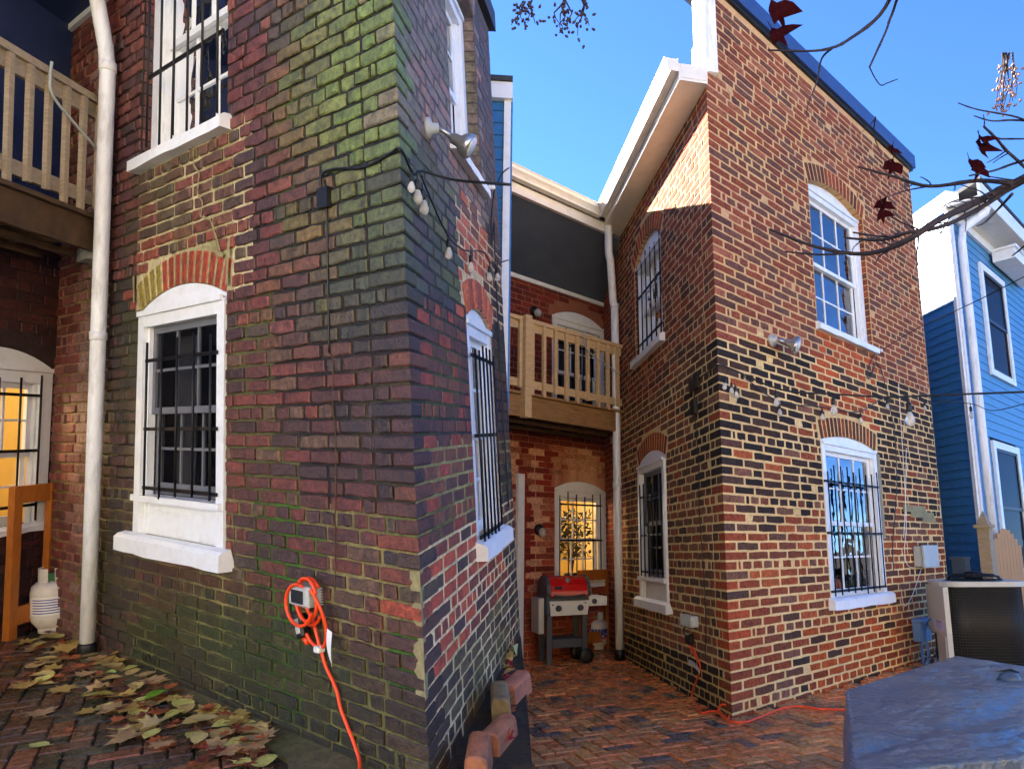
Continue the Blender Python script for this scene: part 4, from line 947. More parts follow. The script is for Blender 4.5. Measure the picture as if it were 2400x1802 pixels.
# ------------------------------------------------------------------ buildings and yard added behind the camera to bounce light, also showing in the panes
mb = MB(); mb.poly([V((-30, -40, -.02)), V((40, -40, -.02)), V((40, -3.5, -.02)), V((-30, -3.5, -.02))]); mk('concrete', S(196, 190, 178), .9, var=.12, vscale=2); tag(mb.build('bounce_pavement', 'concrete'), kind='structure')  # pale unseen paving added to bounce sunlight onto the walls
def plain_house(name, label, x0, x1, y, dz, mat, wins):
    t_ = thing(name, label, 'house', V(((x0 + x1) / 2, y, 0))); F = Face(V((x0, y, 0)), V((1, 0, 0)), V((0, 1, 0)), UP, same)
    mb = MB(); mb.fbox(F, 0, x1 - x0, 0, dz, -6, 0); mb.build('wall', mat, t_)
    mb = MB(); r0 = [F.P(-.3, dz, .3), F.P(-.3, dz + 2.2, -3), F.P(-.3, dz, -6.3)]; mb.prism(r0, [p + V((x1 - x0 + .6, 0, 0)) for p in r0]); mb.build('roof', 'asphalt_roof', t_)
    for (u, z) in wins:
        mb = MB(); mb.fbox(F, u, u + 1, z, z + 1.6, .002, .05); wo = mb.build('window', 'white_paint', t_)
        mb = MB(); mb.fbox(F, u + .1, u + .9, z + .1, z + 1.5, .051, .056); mb.build('pane', 'screen_dark', wo)
plain_house('cream_house', 'cream rendered house across the lane behind the yards', -4, 9, -13, 6.5, 'far_cream', [(1.5, 1), (5, 1), (9, 1), (1.5, 4), (5, 4), (9, 4)])
plain_house('white_bounce_house', 'unseen white rendered house added across the lane to bounce light', -19, -5.5, -13, 7.2, 'white_paint', [(2, 1), (6, 1), (10, 1), (2, 4.2), (6, 4.2), (10, 4.2)])  # unseen house added as a pale reflector
plain_house('stucco_bounce_house', 'unseen pale stucco house added farther along the lane to bounce light', 10.5, 24, -12, 7, 'concrete', [(2, 1), (6, 1), (10, 1), (2, 4.2), (6, 4.2), (10, 4.2)])  # another unseen pale front added for bounce light
def bare_tree(label, o, h, seed, group=None, cat='tree', spread=.55, lv=5, r0=.14, lean=V((0, 0, 0))):
    rs = random.Random(seed); t_ = thing('bare_tree', label, cat, o, group); tr = MB(); br = MB()
    def grow(p, d, l, r, k):
        q_ = [p]; dd = d.copy()
        for i in range(3): dd = (dd + V((rs.uniform(-1, 1), rs.uniform(-1, 1), rs.uniform(-.4, .8))) * .16).normalized(); q_.append(q_[-1] + dd * l / 3)
        (tr if k == 0 else br).tube(q_, [r, r * .86, r * .74, r * .62], 7 if k < 2 else 4, caps=False)
        if k >= lv: return
        for i in range(3 if k < 2 else rs.choice((2, 3, 3))):
            ax = V((rs.uniform(-1, 1), rs.uniform(-1, 1), rs.uniform(-.2, .6))).normalized(); nd = (dd + ax * spread * rs.uniform(.8, 1.6)).normalized(); st = q_[rs.choice((2, 3, 3))]
            grow(st, nd, l * rs.uniform(.62, .82), r * .58, k + 1)
    grow(o, (UP + lean).normalized(), h * .3, r0, 0)
    tr.build('trunk', 'bark_pale', t_); br.build('crown', 'bark_pale', t_); return t_
mk('bark_pale', S(150, 128, 96), .8, var=.3, vscale=10, bump=.3, bscale=30)
bare_tree('bare pale barked tree in front of the cream house across the lane', V((3.2, -8.0, 0)), 9.5, 3)
bare_tree('bare pale barked tree in front of the stucco house across the lane', V((10.0, -6.5, 0)), 10.5, 5)
bare_tree('bare pale barked tree in front of the white house across the lane', V((-7.5, -8.5, 0)), 9, 8)

# ------------------------------------------------------------------ fittings on the walls
def bez(pts, n=6):
    out = []; P = [V(p) for p in pts]
    for i in range(len(P) - 1):
        p0, p1, p2, p3 = P[max(i - 1, 0)], P[i], P[i + 1], P[min(i + 2, len(P) - 1)]
        for k in range(n):
            t = k / n; out.append(.5 * ((2 * p1) + (p2 - p0) * t + (2 * p0 - 5 * p1 + 4 * p2 - p3) * t * t + (3 * p1 - p0 - 3 * p2 + p3) * t ** 3))
    return out + [P[-1]]
def hang_bulb(par, p, dn, s=1.0, tilt=V((0, 0, 0))):
    s *= .85
    d = (dn + tilt).normalized(); mb = MB(); mb.tube([p, p + d * .035 * s], .004 * s, 6); mb.lathe(p + d * .03 * s, d, [(.008 * s, 0), (.014 * s, .008 * s), (.016 * s, .05 * s), (.013 * s, .056 * s)], 10); mb.build('socket', 'black_rubber', par)
    mb = MB(); mb.lathe(p + d * .084 * s, d, [(.010 * s, 0), (.018 * s, .018 * s), (.026 * s, .045 * s), (.024 * s, .062 * s), (.012 * s, .078 * s), (.002 * s, .082 * s)], 12); mb.build('bulb', 'bulb_frost', par)
m, t, p, N, L = new_mat('bulb_frost'); p.inputs['Base Color'].default_value = (.78, .76, .7, 1); p.inputs['Roughness'].default_value = .12; p.inputs['Transmission Weight'].default_value = .55; p.inputs['IOR'].default_value = 1.3
def flood(F, up_, u, z, label, d1, d2, s=1.0):
    t_ = thing('floodlight', label, 'floodlight', F.P(u, z - .08, .02)); mb = MB()
    mb.lathe(F.P(u, z, .0), F.n, [(.06 * s, 0), (.06 * s, .018), (.03 * s, .03), (.028 * s, .06), (.012, .065)], 14); mb.build('base', 'grey_plastic', t_)
    for i, d in enumerate((d1, d2)):
        d = d.normalized(); o_ = F.P(u, z, .05); e = o_ + d * .09 * s
        mb = MB(); mb.tube([o_, o_ + (d + F.n).normalized() * .04 * s, e], .014 * s, 8); mb.lathe(e, d, [(.02 * s, 0), (.03 * s, .01), (.032 * s, .05 * s), (.058 * s, .075 * s), (.07 * s, .1 * s), (.07 * s, .12 * s)], 16); h_ = mb.build('lamp_head', 'steel', t_)
        mb = MB(); mb.lathe(e, d, [(.064 * s, .121 * s), (.055 * s, .13 * s), (.02 * s, .138 * s), (.002, .14 * s)], 16); mb.build('lens', 'clear_plastic', h_)
flood(BR, UP, .86, 3.14, 'twin headed floodlight at the top edge of the sooty brick band', bR * .35 + bNR * .9 - UP * .45, bR * .9 + bNR * .75 - UP * .2, 1.0)
flood(AR, aV, .47, 3.13, 'twin headed floodlight on the greenish brick near the mossy corner', aR * .15 + aNR * .9 - aV * .45, aR * .75 + aNR * .95 - aV * .35, .95)
# string lights, second house
dc = depth(BR.P(.05, 2.75, .05))
def wires(name, label, cat, pts, r, mat='black_rubber', n=6):
    t_ = thing(name, label, cat, V((pts[0].x, pts[0].y, min(p.z for p in pts)))); mb = MB(); mb.tube(bez(pts, n), r, 6); mb.build('cable', mat, t_); return t_
cb = [BL.P(.62, 2.62, .02), BL.P(.5, 2.72, .025), BL.P(.2, 2.74, .02), bO + mB * .03 + UP * 2.74, BR.P(.12, 2.74, .04)]
fr_ = [at_depth(x, y, dc + (4.7 - dc) * (x - 1716) / 720) for x, y in ((1830, 913), (1950, 923), (2065, 930), (2130, 929), (2250, 924), (2440, 917))]
st = wires('string_light', 'black string of globe bulbs stretched from the cream jointed corner across the wall', 'string light', cb + fr_, .007)
for (x, y, s) in ((1818, 911, 1.05), (1952, 923, 1.2), (2128, 929, 1.6)):
    hang_bulb(st, at_depth(x, y, dc + (4.7 - dc) * (x - 1716) / 720), -UP, s)
for k, (dx, sc) in enumerate(((-.03, .9), (.05, .9), (.1, .95))): hang_bulb(st, BR.P(.06 + dx, 2.66 - .02 * k, .05), -UP, sc, bR * (.2 * k - .2))
p2 = [BR.P(.3, 2.72, .03)] + [BR.P(*BR.hit(x, y, .03), .03) for x, y in ((1825, 940), (1925, 953), (2012, 965), (2077, 932), (2165, 938))] + [at_depth(2275, 946, 8.6), at_depth(2330, 962, 8.2), at_depth(2440, 935, 7.6)]
st = wires('string_light', 'thin second string of globe bulbs looping close to the bricks above the barred window', 'string light', p2, .005)
for (x, y) in ((1825, 940), (1925, 953), (2015, 963), (2077, 932), (2165, 938)): hang_bulb(st, BR.P(*BR.hit(x, y, .03), .035), -UP, 1.0)
hang_bulb(st, at_depth(2274, 946, 8.6), -UP, 1.3)
# black feed cable down the long wall
def wall_cable(F, pts, r, name, label, mat='black_rubber'):
    mb = MB(); mb.tube(bez([F.P(u, z, o) for u, z, o in pts], 5), r, 6); return tag(mb.build(name, mat), label, 'cable')
wall_cable(BL, [(.5, 2.72, .02), (.52, 2.55, .022), (.53, 2.3, .013), (.5, 1.95, .013), (.52, 1.6, .013), (.47, 1.1, .013), (.46, .65, .013), (.5, .4, .013)], .0045, 'feed_cable', 'thin black cable hanging down the cream jointed long wall to the outlet')
mb = MB(); mb.fbox(BL, .47, .57, 2.44, 2.56, .012, .05); mb.fbox(BL, .4, .62, 2.66, 2.76, .012, .04); tag(mb.build('cable_connector', 'black_rubber'), 'black plug and socket joining the string light cable beside the sooty corner', 'connector')
# telephone wire
ins = BR.P(3.2, 3.5, .05)
tw = wires('telephone_wire', 'black service wire running up from the window sill corner past the blue house', 'wire', [ins, at_depth(2150, 770, 8.4), at_depth(2290, 705, 8.2), at_depth(2440, 628, 7.6)], .006)
mb = MB(); mb.lathe(ins - bNR * .05, bNR, [(.012, 0), (.02, .02), (.014, .03), (.022, .04), (.014, .06)], 10); mb.build('insulator', 'white_paint', tw)
mb = MB()
for pts in ([(2058, 815), (2040, 850), (2032, 880), (2040, 886), (2050, 850), (2066, 868), (2080, 930), (2096, 1010), (2102, 1120), (2098, 1200), (2092, 1280), (2095, 1340)], [(2058, 815), (2050, 860), (2036, 885)]):
    mb.tube(bez([BR.P(*BR.hit(x, y, .02), .02) for x, y in pts], 4), .005, 5)
mb.build('drop_wire', 'black_rubber', tw)
mb = MB()
for pts in ([(2106, 900), (2112, 1000), (2120, 1130), (2124, 1230), (2120, 1290), (2128, 1325), (2150, 1330)], [(2124, 1050), (2122, 1180), (2118, 1260)], [(2150, 1330), (2175, 1322), (2196, 1326)], [(2160, 1330), (2140, 1390), (2120, 1420), (2112, 1380)]):
    mb.tube(bez([BR.P(*BR.hit(x, y, .012), .012) for x, y in pts], 4), .004, 5)
tag(mb.build('pale_wire', 'cream_metal'), 'thin pale wires running down the bricks to the grey junction box', 'wire')
t_ = thing('junction_box', 'grey plastic junction box on the bricks above the blue switch box', 'junction box', BR.P(3.85, 1.02, .05)); mb = MB(); mb.bbox(BR.P(3.72, 1.03, .004), bR, UP, bNR, 0, .42, 0, .235, 0, .1, .008); mb.build('case', 'grey_plastic', t_)
mb = MB(); mb.bbox(BR.P(3.705, 1.02, .104), bR, UP, bNR, 0, .45, 0, .255, 0, .03, .006); mb.build('lid', 'grey_plastic', t_)
t_ = thing('switch_box', 'blue grey electrical switch box low on the bricks beside the air conditioner', 'switch box', BR.P(3.6, .2, .05)); mb = MB(); mb.bbox(BR.P(3.5, .22, .004), bR, UP, bNR, 0, .3, 0, .25, 0, .1, .012); mb.build('case', 'blue_plastic', t_)
mb = MB(); mb.bbox(BR.P(3.49, .43, .0), bR, UP, bNR, 0, .32, 0, .035, .004, .125, .008); mb.bbox(BR.P(3.6, .26, .1), bR, UP, bNR, 0, .1, 0, .15, .006, .018, .004); mb.build('lid', 'blue_plastic', t_)
Q = on_z(2213, 1373, .86); Q.z = 0
d1 = V((.987, -.16, 0)); d2 = V((.16, .987, 0))
mb = MB(); mb.tube(bez([BR.P(3.58, .2, .06), BR.P(3.45, .02, .12), BR.P(3.3, .02, .2), BR.P(3.35, .1, .22), BR.P(3.5, .28, .15), BR.P(3.62, .4, .13), Q + d2 * .5 + UP * .5 - d1 * .02], 6), .016, 8)
mb.build('conduit', 'blue_plastic', t_)
mb = MB()
for i in range(26):
    a = BR.P(uni(3.15, 4.3), .01, uni(.05, .35)); b = a + V((uni(-.15, .15), uni(-.15, .15), uni(.02, .22))); mb.tube([a, (a + b) / 2 + V((uni(-.05, .05), uni(-.05, .05), .04)), b], [.005, .004, .002], 4)
tag(mb.build('dead_stems', 'bark'), 'tangle of dead dark stems on the ground under the blue switch box', 'plant')

# ------------------------------------------------------------------ air conditioner
ac = thing('air_conditioner', 'outdoor air conditioner with dark louvred coil and pale control panel', 'air conditioner', Q)
WA, DA, HA = .8, .74, .9
def rrect(x0, x1, y0, y1, r, n=6):
    out = []
    for cx, cy, a0 in ((x1 - r, y0 + r, -90), (x1 - r, y1 - r, 0), (x0 + r, y1 - r, 90), (x0 + r, y0 + r, 180)):
        for i in range(n + 1): a = math.radians(a0 + 90 * i / n); out.append((cx + r * math.cos(a), cy + r * math.sin(a)))
    return out
qa_ = lambda x, y, z: Q + d1 * x + d2 * y + UP * z
rr = rrect(.02, WA - .02, .02, DA - .02, .2)
mb = MB(); mb.prism([qa_(x, y, .06) for x, y in rr], [qa_(x, y, HA - .04) for x, y in rr], smooth=True); mb.build('coil', 'ac_louvre', ac)
mb = MB(); rr2 = rrect(.008, WA - .008, .008, DA - .008, .21)
for i in range(28):
    z = .08 + i * (HA - .15) / 27
    mb.prism([qa_(x, y, z) for x, y in rr2], [qa_(x, y, z + .006) for x, y in rr2])
n_ = len(rr2)
tot = [];
for i in range(n_):
    a = V((*rr2[i], 0)); b = V((*rr2[(i + 1) % n_], 0)); m_ = max(1, int((b - a).length / .02))
    for k in range(m_): tot.append(a + (b - a) * k / m_)
for p_ in tot: mb.box(qa_(p_.x, p_.y, 0), d1, d2, UP, -.0025, .0025, -.0025, .0025, .08, HA - .06)
tag(mb.build('coil_guard', 'ac_guard', ac), kind='stuff')
mb = MB(); rr3 = rrect(-.015, WA + .012, -.012, DA + .01, .2); mb.prism([qa_(x, y, HA - .05) for x, y in rr3], [qa_(x, y, HA) for x, y in rr3]); mb.build('top_cover', 'ac_panel', ac)
mb = MB(); rr4 = rrect(-.02, WA + .012, -.015, DA + .01, .2); mb.prism([qa_(x, y, .0) for x, y in rr4], [qa_(x, y, .07) for x, y in rr4]); mb.build('base_pan', 'ac_panel', ac)
mb = MB(); mb.box(Q, d1, d2, UP, -.02, .0, .02, .66, .36, HA - .051); mb.box(Q, d1, d2, UP, -.02, .03, -.014, .02, .072, HA - .051); mb.box(Q, d1, d2, UP, -.012, .0, .1, .4, .075, .36); mb.build('control_panel', 'ac_panel', ac)
mb = MB(); mb.box(Q, d1, d2, UP, -.024, -.021, .05, .42, .40, .5); lab = mb.build('rating_label', 'label_violet', ac)
mb = MB()
for i in range(5): mb.box(Q, d1, d2, UP, -.0255, -.0245, .24 - .0 - uni(.05, .12), .24 + uni(.06, .14), .485 - i * .017, .485 - i * .017 + (.009 if i == 0 else .004))
mb.build('print', 'ink', lab)
c_ = qa_(WA / 2, DA / 2, HA); mb = MB()
for i in range(10):
    r_i = .05 + i * .023; mb.tube([c_ + V((math.cos(a), math.sin(a), 0)) * r_i + UP * (.075 - .055 * (r_i / .33) ** 2) for a in [6.2832 * k / 40 for k in range(41)]], .003, 4)
for i in range(16):
    a = 6.2832 * i / 16; v_ = V((math.cos(a), math.sin(a), 0)); mb.tube([c_ + v_ * .05 + UP * .075, c_ + v_ * .2 + UP * .06, c_ + v_ * .27 + UP * .012], .004, 4)
mb.build('fan_grille', 'black_iron', ac)
mb = MB(); mb.lathe(c_, UP, [(.28, .001), (.27, .012), (.25, .001)], 30); mb.lathe(c_, UP, [(.09, .02), (.095, .05), (.09, .09), (.02, .095)], 20); mb.build('fan_motor', 'black_iron', ac)
mb = MB(); mb.box(Q, d1, d2, UP, -.1, WA + .1, -.1, DA + .1, -.016, -.002); tag(mb.build('plinth', 'concrete'), 'flat concrete slab under the air conditioner', 'slab')

# ------------------------------------------------------------------ fence by the blue house
pk = HF.hit(2303, 1200, .35)
fn = thing('fence', 'weathered timber fence with pointed post and board gate beside the blue house', 'fence', HF.P(pk[0], 0, .35))
pz = pk[1]
mb = MB(); a = pk[0]; mb.fbox(HF, a - .07, a + .07, 0, pz - .2, .28, .42); mb.fbox(HF, a - .1, a + .1, pz - .2, pz - .16, .25, .45)
mb.mesh([HF.P(a - .075, pz - .16, .275), HF.P(a + .075, pz - .16, .275), HF.P(a + .075, pz - .16, .425), HF.P(a - .075, pz - .16, .425), HF.P(a, pz + .02, .35)], [(0, 1, 4), (1, 2, 4), (2, 3, 4), (3, 0, 4)]); mb.build('post', 'wood_grey', fn)
for i in range(9):
    x = a + .16 + i * .15; mb = MB(); top_ = pz - .42 + (.22 * math.sin(math.pi * min(1, i / 8))) ; mb.fbox(HF, x, x + .142, .03, top_, .34, .36); mb.build('board', 'wood_cedar', fn)
mb = MB(); mb.fbox(HF, a + .1, a + 1.6, pz - .72, pz - .58, .3, .338); mb.fbox(HF, a + .1, a + 1.6, .3, .42, .3, .338); mb.fbox(HF, a + .08, a + .17, 0, pz - .35, .362, .41); mb.build('rail', 'wood_grey', fn)

# ------------------------------------------------------------------ covered table
T0 = on_z(1982, 1615, .74); T0.z = 0; te1 = bR; te2 = -bL
tb = thing('covered_table', 'garden table under a creased blue tarpaulin', 'table', T0)
TW, TL = 1.14, 1.25
mb = MB(); nx, ny = 150, 170; drop = .62
T1, T2, T3 = V((1.63, 3.57, 0)), V((.55, 1.8, 0)), V((2.2, 2.25, 0))
def tq(x, y): s1, t1 = x / TW, y / TL; return T0 * ((1 - s1) * (1 - t1)) + T1 * (s1 * (1 - t1)) + T2 * ((1 - s1) * t1) + T3 * (s1 * t1)
def tarp(a, b):
    x = min(max(a, 0), TW); y = min(max(b, 0), TL); ex = max(0, -a) + max(0, a - TW); ey = max(0, -b) + max(0, b - TL); e = max(ex, ey) if ex * ey == 0 else math.hypot(ex, ey)
    fold = .028 * math.sin(a * 9 + b * 7) + .02 * math.sin(a * 17 - b * 13)
    px = x + (a - x) * .16 + (fold * (1 if a > TW else -1) * min(1, ex * 3) if ex else 0); py = y + (b - y) * .16 + (fold * (1 if b > TL else -1) * min(1, ey * 3) if ey else 0)
    z = .735 - e * .985 + (.006 if e > 0 else .012 * nz(a * 3, b * 3, 1) + .004 * (1 - abs(nz(a * 6, b * 4, 2)) * 3) + .0022 * (1 - abs(nz(a * 19 + b * 4, b * 14, 3)) * 3) + .001 * nz(a * 44, b * 40, 3) - .012 * math.exp(-(((a * .55 + b - 1.05) / .05) ** 2)) * (.5 + nz(a * 5, b)))
    return tq(px, py) + UP * max(z, .03)
gx = [-drop + (TW + 2 * drop) * i / nx for i in range(nx + 1)]; gy = [-drop + (TL + 2 * drop) * j / ny for j in range(ny + 1)]
vs_ = [tarp(a, b) for b in gy for a in gx]; fs = [(j * (nx + 1) + i, j * (nx + 1) + i + 1, (j + 1) * (nx + 1) + i + 1, (j + 1) * (nx + 1) + i) for j in range(ny) for i in range(nx)]
mb.mesh(vs_, fs, None, True); cv = mb.build('cover', 'tarp', tb)
mb = MB(); k_ = tq(.86, .42) + UP * .735; mb.lathe(k_, UP, [(.05, -.01), (.035, .02), (.012, .03), (.004, .032)], 10); mb.mesh([k_ + UP * .03 + V((-.05, .01, 0)), k_ + UP * .045 + V((.0, -.02, 0)), k_ + UP * .03 + V((.06, .02, -.01)), k_ + UP * .025 + V((0, .03, 0))], [(0, 1, 2, 3)]); mb.build('tied_knot', 'tarp', cv)
for (a, b) in ((.08, .08), (TW - .08, .08), (.08, TL - .08), (TW - .08, TL - .08)):
    mb = MB(); mb.box(tq(a, b), te1, te2, UP, -.03, .03, -.03, .03, 0, .7); mb.build('leg', 'black_iron', tb)

# ------------------------------------------------------------------ grill corner
g0 = on_z(1286, 1560); g1 = on_z(1384, 1541); g0.z = g1.z = 0
GC = on_z(1330, 1556); GC.z = 0; GWx = .47; GU = UP * .9; gx_ = V((.93, .37, 0)).normalized(); g0 = GC - gx_ * GWx / 2; g1 = GC + gx_ * GWx / 2; gy_ = V((-gx_.y, gx_.x, 0)); GW = (g1 - g0).length; s_ = GW / .62
gr = thing('gas_grill', 'gas grill with red lid and grey legs on the wet patio', 'grill', (g0 + g1) / 2)
def gb(mb, x0, x1, y0, y1, z0, z1, b=.006): mb.bbox(g0, gx_, gy_, GU, x0 * GW, x1 * GW, y0, y1, z0, z1, b)
GD = .36
mb = MB(); gb(mb, -.02, .12, 0, .05, 0, .6); mb2 = mb
mb.build('leg', 'grill_grey', gr)
for (a, b, y0) in ((.88, 1.02, 0), (-.02, .12, GD - .05), (.88, 1.02, GD - .05)):
    mb = MB(); gb(mb, a, b, y0, y0 + .05, .12 if a > .5 else 0, .6); mb.build('leg', 'grill_grey', gr)
mb = MB(); gb(mb, .12, .88, 0, .03, .2, .31); gb(mb, .12, .88, .03, GD - .03, .29, .31); gb(mb, .12, .88, GD - .03, GD, .2, .31); mb.build('shelf', 'grill_grey', gr)
mb = MB(); gb(mb, -.06, 1.06, -.02, GD + .02, .6, .84, .02); mb.build('firebox', 'grill_grey', gr)
mb = MB(); mb.hexa([g0 + gx_ * GW * a + gy_ * b + GU * c for a, b, c in ((.06, -.03, .6), (1.0, -.03, .6), (1.0, -.022, .6), (.06, -.022, .6), (.02, -.06, .78), (1.04, -.06, .78), (1.04, -.02, .78), (.02, -.02, .78))]); cp = mb.build('control_panel', 'grill_steel', gr)
for a in (.24, .8):
    mb = MB(); mb.lathe(g0 + gx_ * GW * a - gy_ * .045 + GU * .69, -gy_ - GU * -.1, [(.035, 0), (.035, .02), (.03, .04), (.008, .042)], 14); mb.build('knob', 'grill_grey', cp)
mb = MB(); gb(mb, .08, .11, -.061, -.055, .725, .745, .001); gb(mb, .9, .95, -.061, -.055, .745, .755, .001); mb.build('print', 'ink', cp)
# curved lid
def lidring(x, k=1.0):
    prof = [(-.04, .83), (-.055, .88), (-.04, .97), (.02, 1.05), (.12, 1.09), (.24, 1.08), (.33, 1.02), (.38, .92), (.38, .83)]
    return [g0 + gx_ * GW * x + gy_ * (.17 + (y - .17) * k) + GU * (.83 + (z - .83) * k) for y, z in prof]
mb = MB(); mb.prism(lidring(.045), lidring(.985), smooth=False); lid = mb.build('lid', 'red_enamel', gr)
for a, b in ((-.04, .045), (.985, 1.07)):
    mb = MB(); mb.prism(lidring(a, 1.03), lidring(b, 1.03)); mb.build('lid_end', 'grill_grey', lid)
mb = MB(); gb(mb, .045, .985, -.075, -.045, .845, .9, .008); mb.build('lid_rim', 'soft_toy', lid)
mb = MB(); mb.tube([g0 + gx_ * GW * a - gy_ * b + GU * c for a, b, c in ((.1, .04, .86), (.14, .1, .85), (.5, .105, .83), (.88, .1, .85), (.92, .04, .86))], .013, 8); mb.build('handle', 'grill_grey', lid)
mb = MB(); mb.hexa([g0 + gx_ * GW * a + gy_ * b + GU * c for a, b, c in ((.14, -.057, .925), (.34, -.057, .925), (.34, -.04, .925), (.14, -.04, .925), (.14, -.047, .962), (.34, -.047, .962), (.34, -.03, .962), (.14, -.03, .962))]); mb.build('name_plate', 'ink', lid)
mb = MB(); mb.lathe(g0 + gx_ * GW * .5 - gy_ * .01 + GU * 1.03, -gy_ + GU * .6, [(.028, 0), (.028, .012), (.022, .016)], 14); mb.build('thermometer', 'steel', lid)
mb = MB(); gb(mb, -.22, -.07, .02, GD - .02, .38, .82, .01); mb.build('side_table', 'ac_panel', gr)
mb = MB(); gb(mb, 1.08, 1.55, .02, GD - .02, .77, .82, .012); gb(mb, 1.08, 1.55, .0, .018, .7, .82, .006); st_ = mb.build('side_table', 'grill_steel', gr)
mb = MB(); mb.lathe(g0 + gx_ * GW * 1.2 + GU * .76, -gy_, [(.03, 0), (.03, .02), (.008, .024)], 12); mb.build('knob', 'grill_grey', st_)
for y_ in (.02, GD - .02):
    mb = MB(); mb.lathe(g0 + gx_ * GW * 1.0 + gy_ * (y_ - .03) + GU * .085, gy_, [(.03, -.005), (.07, 0), (.085, .01), (.085, .05), (.07, .06), (.03, .065)], 20); mb.build('wheel', 'black_rubber', gr)
def tank(name, label, o, up_, r, h, front, decal=True):
    t_ = thing(name, label, 'gas tank', o); mb = MB()
    mb.lathe(o, up_, [(r * .62, 0), (r * .64, .03), (r * .62, .035), (r * .7, .045), (r * .93, .09), (r, .13), (r, h * .62), (r * .93, h * .72), (r * .7, h * .78), (r * .3, h * .8)], 22); mb.build('body', 'tank_white', t_)
    mb = MB(); a = up_.cross(front).normalized()
    for s in (-1, 1):
        ring_ = [o + up_ * z + (front * math.cos(t) + a * math.sin(t)) * r * .62 for z in (h * .77, h) for t in [s * (.25 + k * .38) for k in range(8)]]
        mb.mesh(ring_, [(k, k + 1, k + 9, k + 8) for k in range(7)])
    mb.build('collar', 'tank_white', t_)
    mb = MB(); mb.lathe(o + up_ * h * .8, up_, [(.016, 0), (.02, .02), (.03, .03), (.03, .05), (.01, .06)], 10); mb.lathe(o + up_ * h * .87, front, [(.012, 0), (.03, .05), (.03, .07)], 10); mb.build('valve', 'bottle_green', t_)
    def band(z0, z1, a0, a1, mat, k=1.004, nm='decal'):
        mb = MB(); n = 12; vs_ = []
        for z in (z0, z1):
            for i in range(n + 1): t = a0 + (a1 - a0) * i / n; vs_.append(o + up_ * z + (front * math.cos(t) + a * math.sin(t)) * r * k)
        mb.mesh(vs_, [(i, i + 1, n + 2 + i, n + 1 + i) for i in range(n)], None, True); mb.build(nm, mat, t_)
    if decal:
        band(h * .34, h * .56, -1.5, 1.5, 'navy_print'); band(h * .29, h * .335, -1.5, 1.5, 'red_print')
        for k in range(7): band(h * (.4 + .05 * math.sin(k * 2.1)), h * (.44 + .05 * math.sin(k * 2.1)), -1.2 + k * .34, -1.05 + k * .34, 'paper', 1.008, 'lettering')
    else:
        band(h * .3, h * .58, -1.2, 1.2, 'paper')
        for k in range(6): band(h * (.33 + k * .04), h * (.345 + k * .04), -1.0, .6 + .3 * (k % 2), 'navy_print', 1.008, 'lettering')
tk = on_z(1398, 1520); tk.z = 0
tank('gas_tank', 'white propane tank with blue and red label beside the red grill', tk, UP, .155, .47, (CAM - tk - UP * H).normalized())
ta = AB.P(.14, 0.0, .19); tank('gas_tank', 'white propane tank with paper label behind the mossy brick corner', ta, aV, .135, .5, ((CAM - ta) - aV * (CAM - ta).dot(aV)).normalized(), False)
def wood_frame(F, label, q0, q1, z1, off, mat):
    t_ = thing('timber_stand', label, 'stand', F.P((q0 + q1) / 2, 0, off)); 
    for q_ in (q0, q1 - .07): mb = MB(); mb.fbox(F, q_, q_ + .07, 0.0, z1, off, off + .05); mb.build('post', mat, t_)
    mb = MB(); mb.fbox(F, q0 + .071, q1 - .071, z1 - .13, z1, off + .004, off + .04); mb.build('rail', mat, t_)
    mb = MB(); mb.fbox(F, q0 + .071, q1 - .071, .1, .24, off + .004, off + .04); mb.build('rail', mat, t_)
wood_frame(BB, 'orange brown timber frame standing behind the red grill', .02, .6, 1.02, .06, 'wood_orange')
wood_frame(AB, 'orange brown timber frame under the lit porch window of the mossy house', .02, .42, 1.16, .05, 'wood_orange')
for (q_, z_, lb) in ((1.29, 4.33, 'round white wall lamp above the balcony rail'), (1.2, 1.53, 'round white wall lamp beside the lit porch window')):
    t_ = thing('wall_lamp', lb, 'lamp', BB.P(q_, z_ - .1, .05)); mb = MB(); mb.lathe(BB.P(q_, z_, .0), bNR, [(.07, 0), (.07, .03), (.03, .06)], 14); mb.build('base', 'black_iron', t_)
    mb = MB(); c = BB.P(q_, z_ - .03, .08); mb.lathe(c + UP * .05, -UP, [(.02, 0), (.045, .03), (.052, .06), (.04, .095), (.005, .11)], 14); mb.build('globe', 'bulb_frost', t_)
for (F_, q_, z_) in ((AP, .55, 3.88), (BP, .7, 3.86)):
    pts = [F_.P(q_, z_, .04), F_.P(q_ + .02, z_ - .1, .05), F_.P(q_, z_ - .2, .05), F_.P(q_ - .2, z_ - .3, .04), F_.P(.05, z_ - .42, .03)]
    mb = MB(); mb.tube(bez(pts, 5), .009, 6); tag(mb.build('hose', 'grey_plastic'), 'thin grey hose looped over the %s balcony rail' % ('weathered grey' if F_ is AP else 'new pine'), 'hose')
for (F_, u_, z_) in ((AL, 3.55, 2.83), (BL, 3.35, 2.66)):
    mb = MB(); mb.fbox(F_, u_ - .1, u_ + .1, z_ - .05, z_ + .04, .012, .1); tag(mb.build('bracket_lamp', 'grey_plastic'), 'small grey box lamp under the %s balcony' % ('weathered' if F_ is AL else 'new pine'), 'lamp')

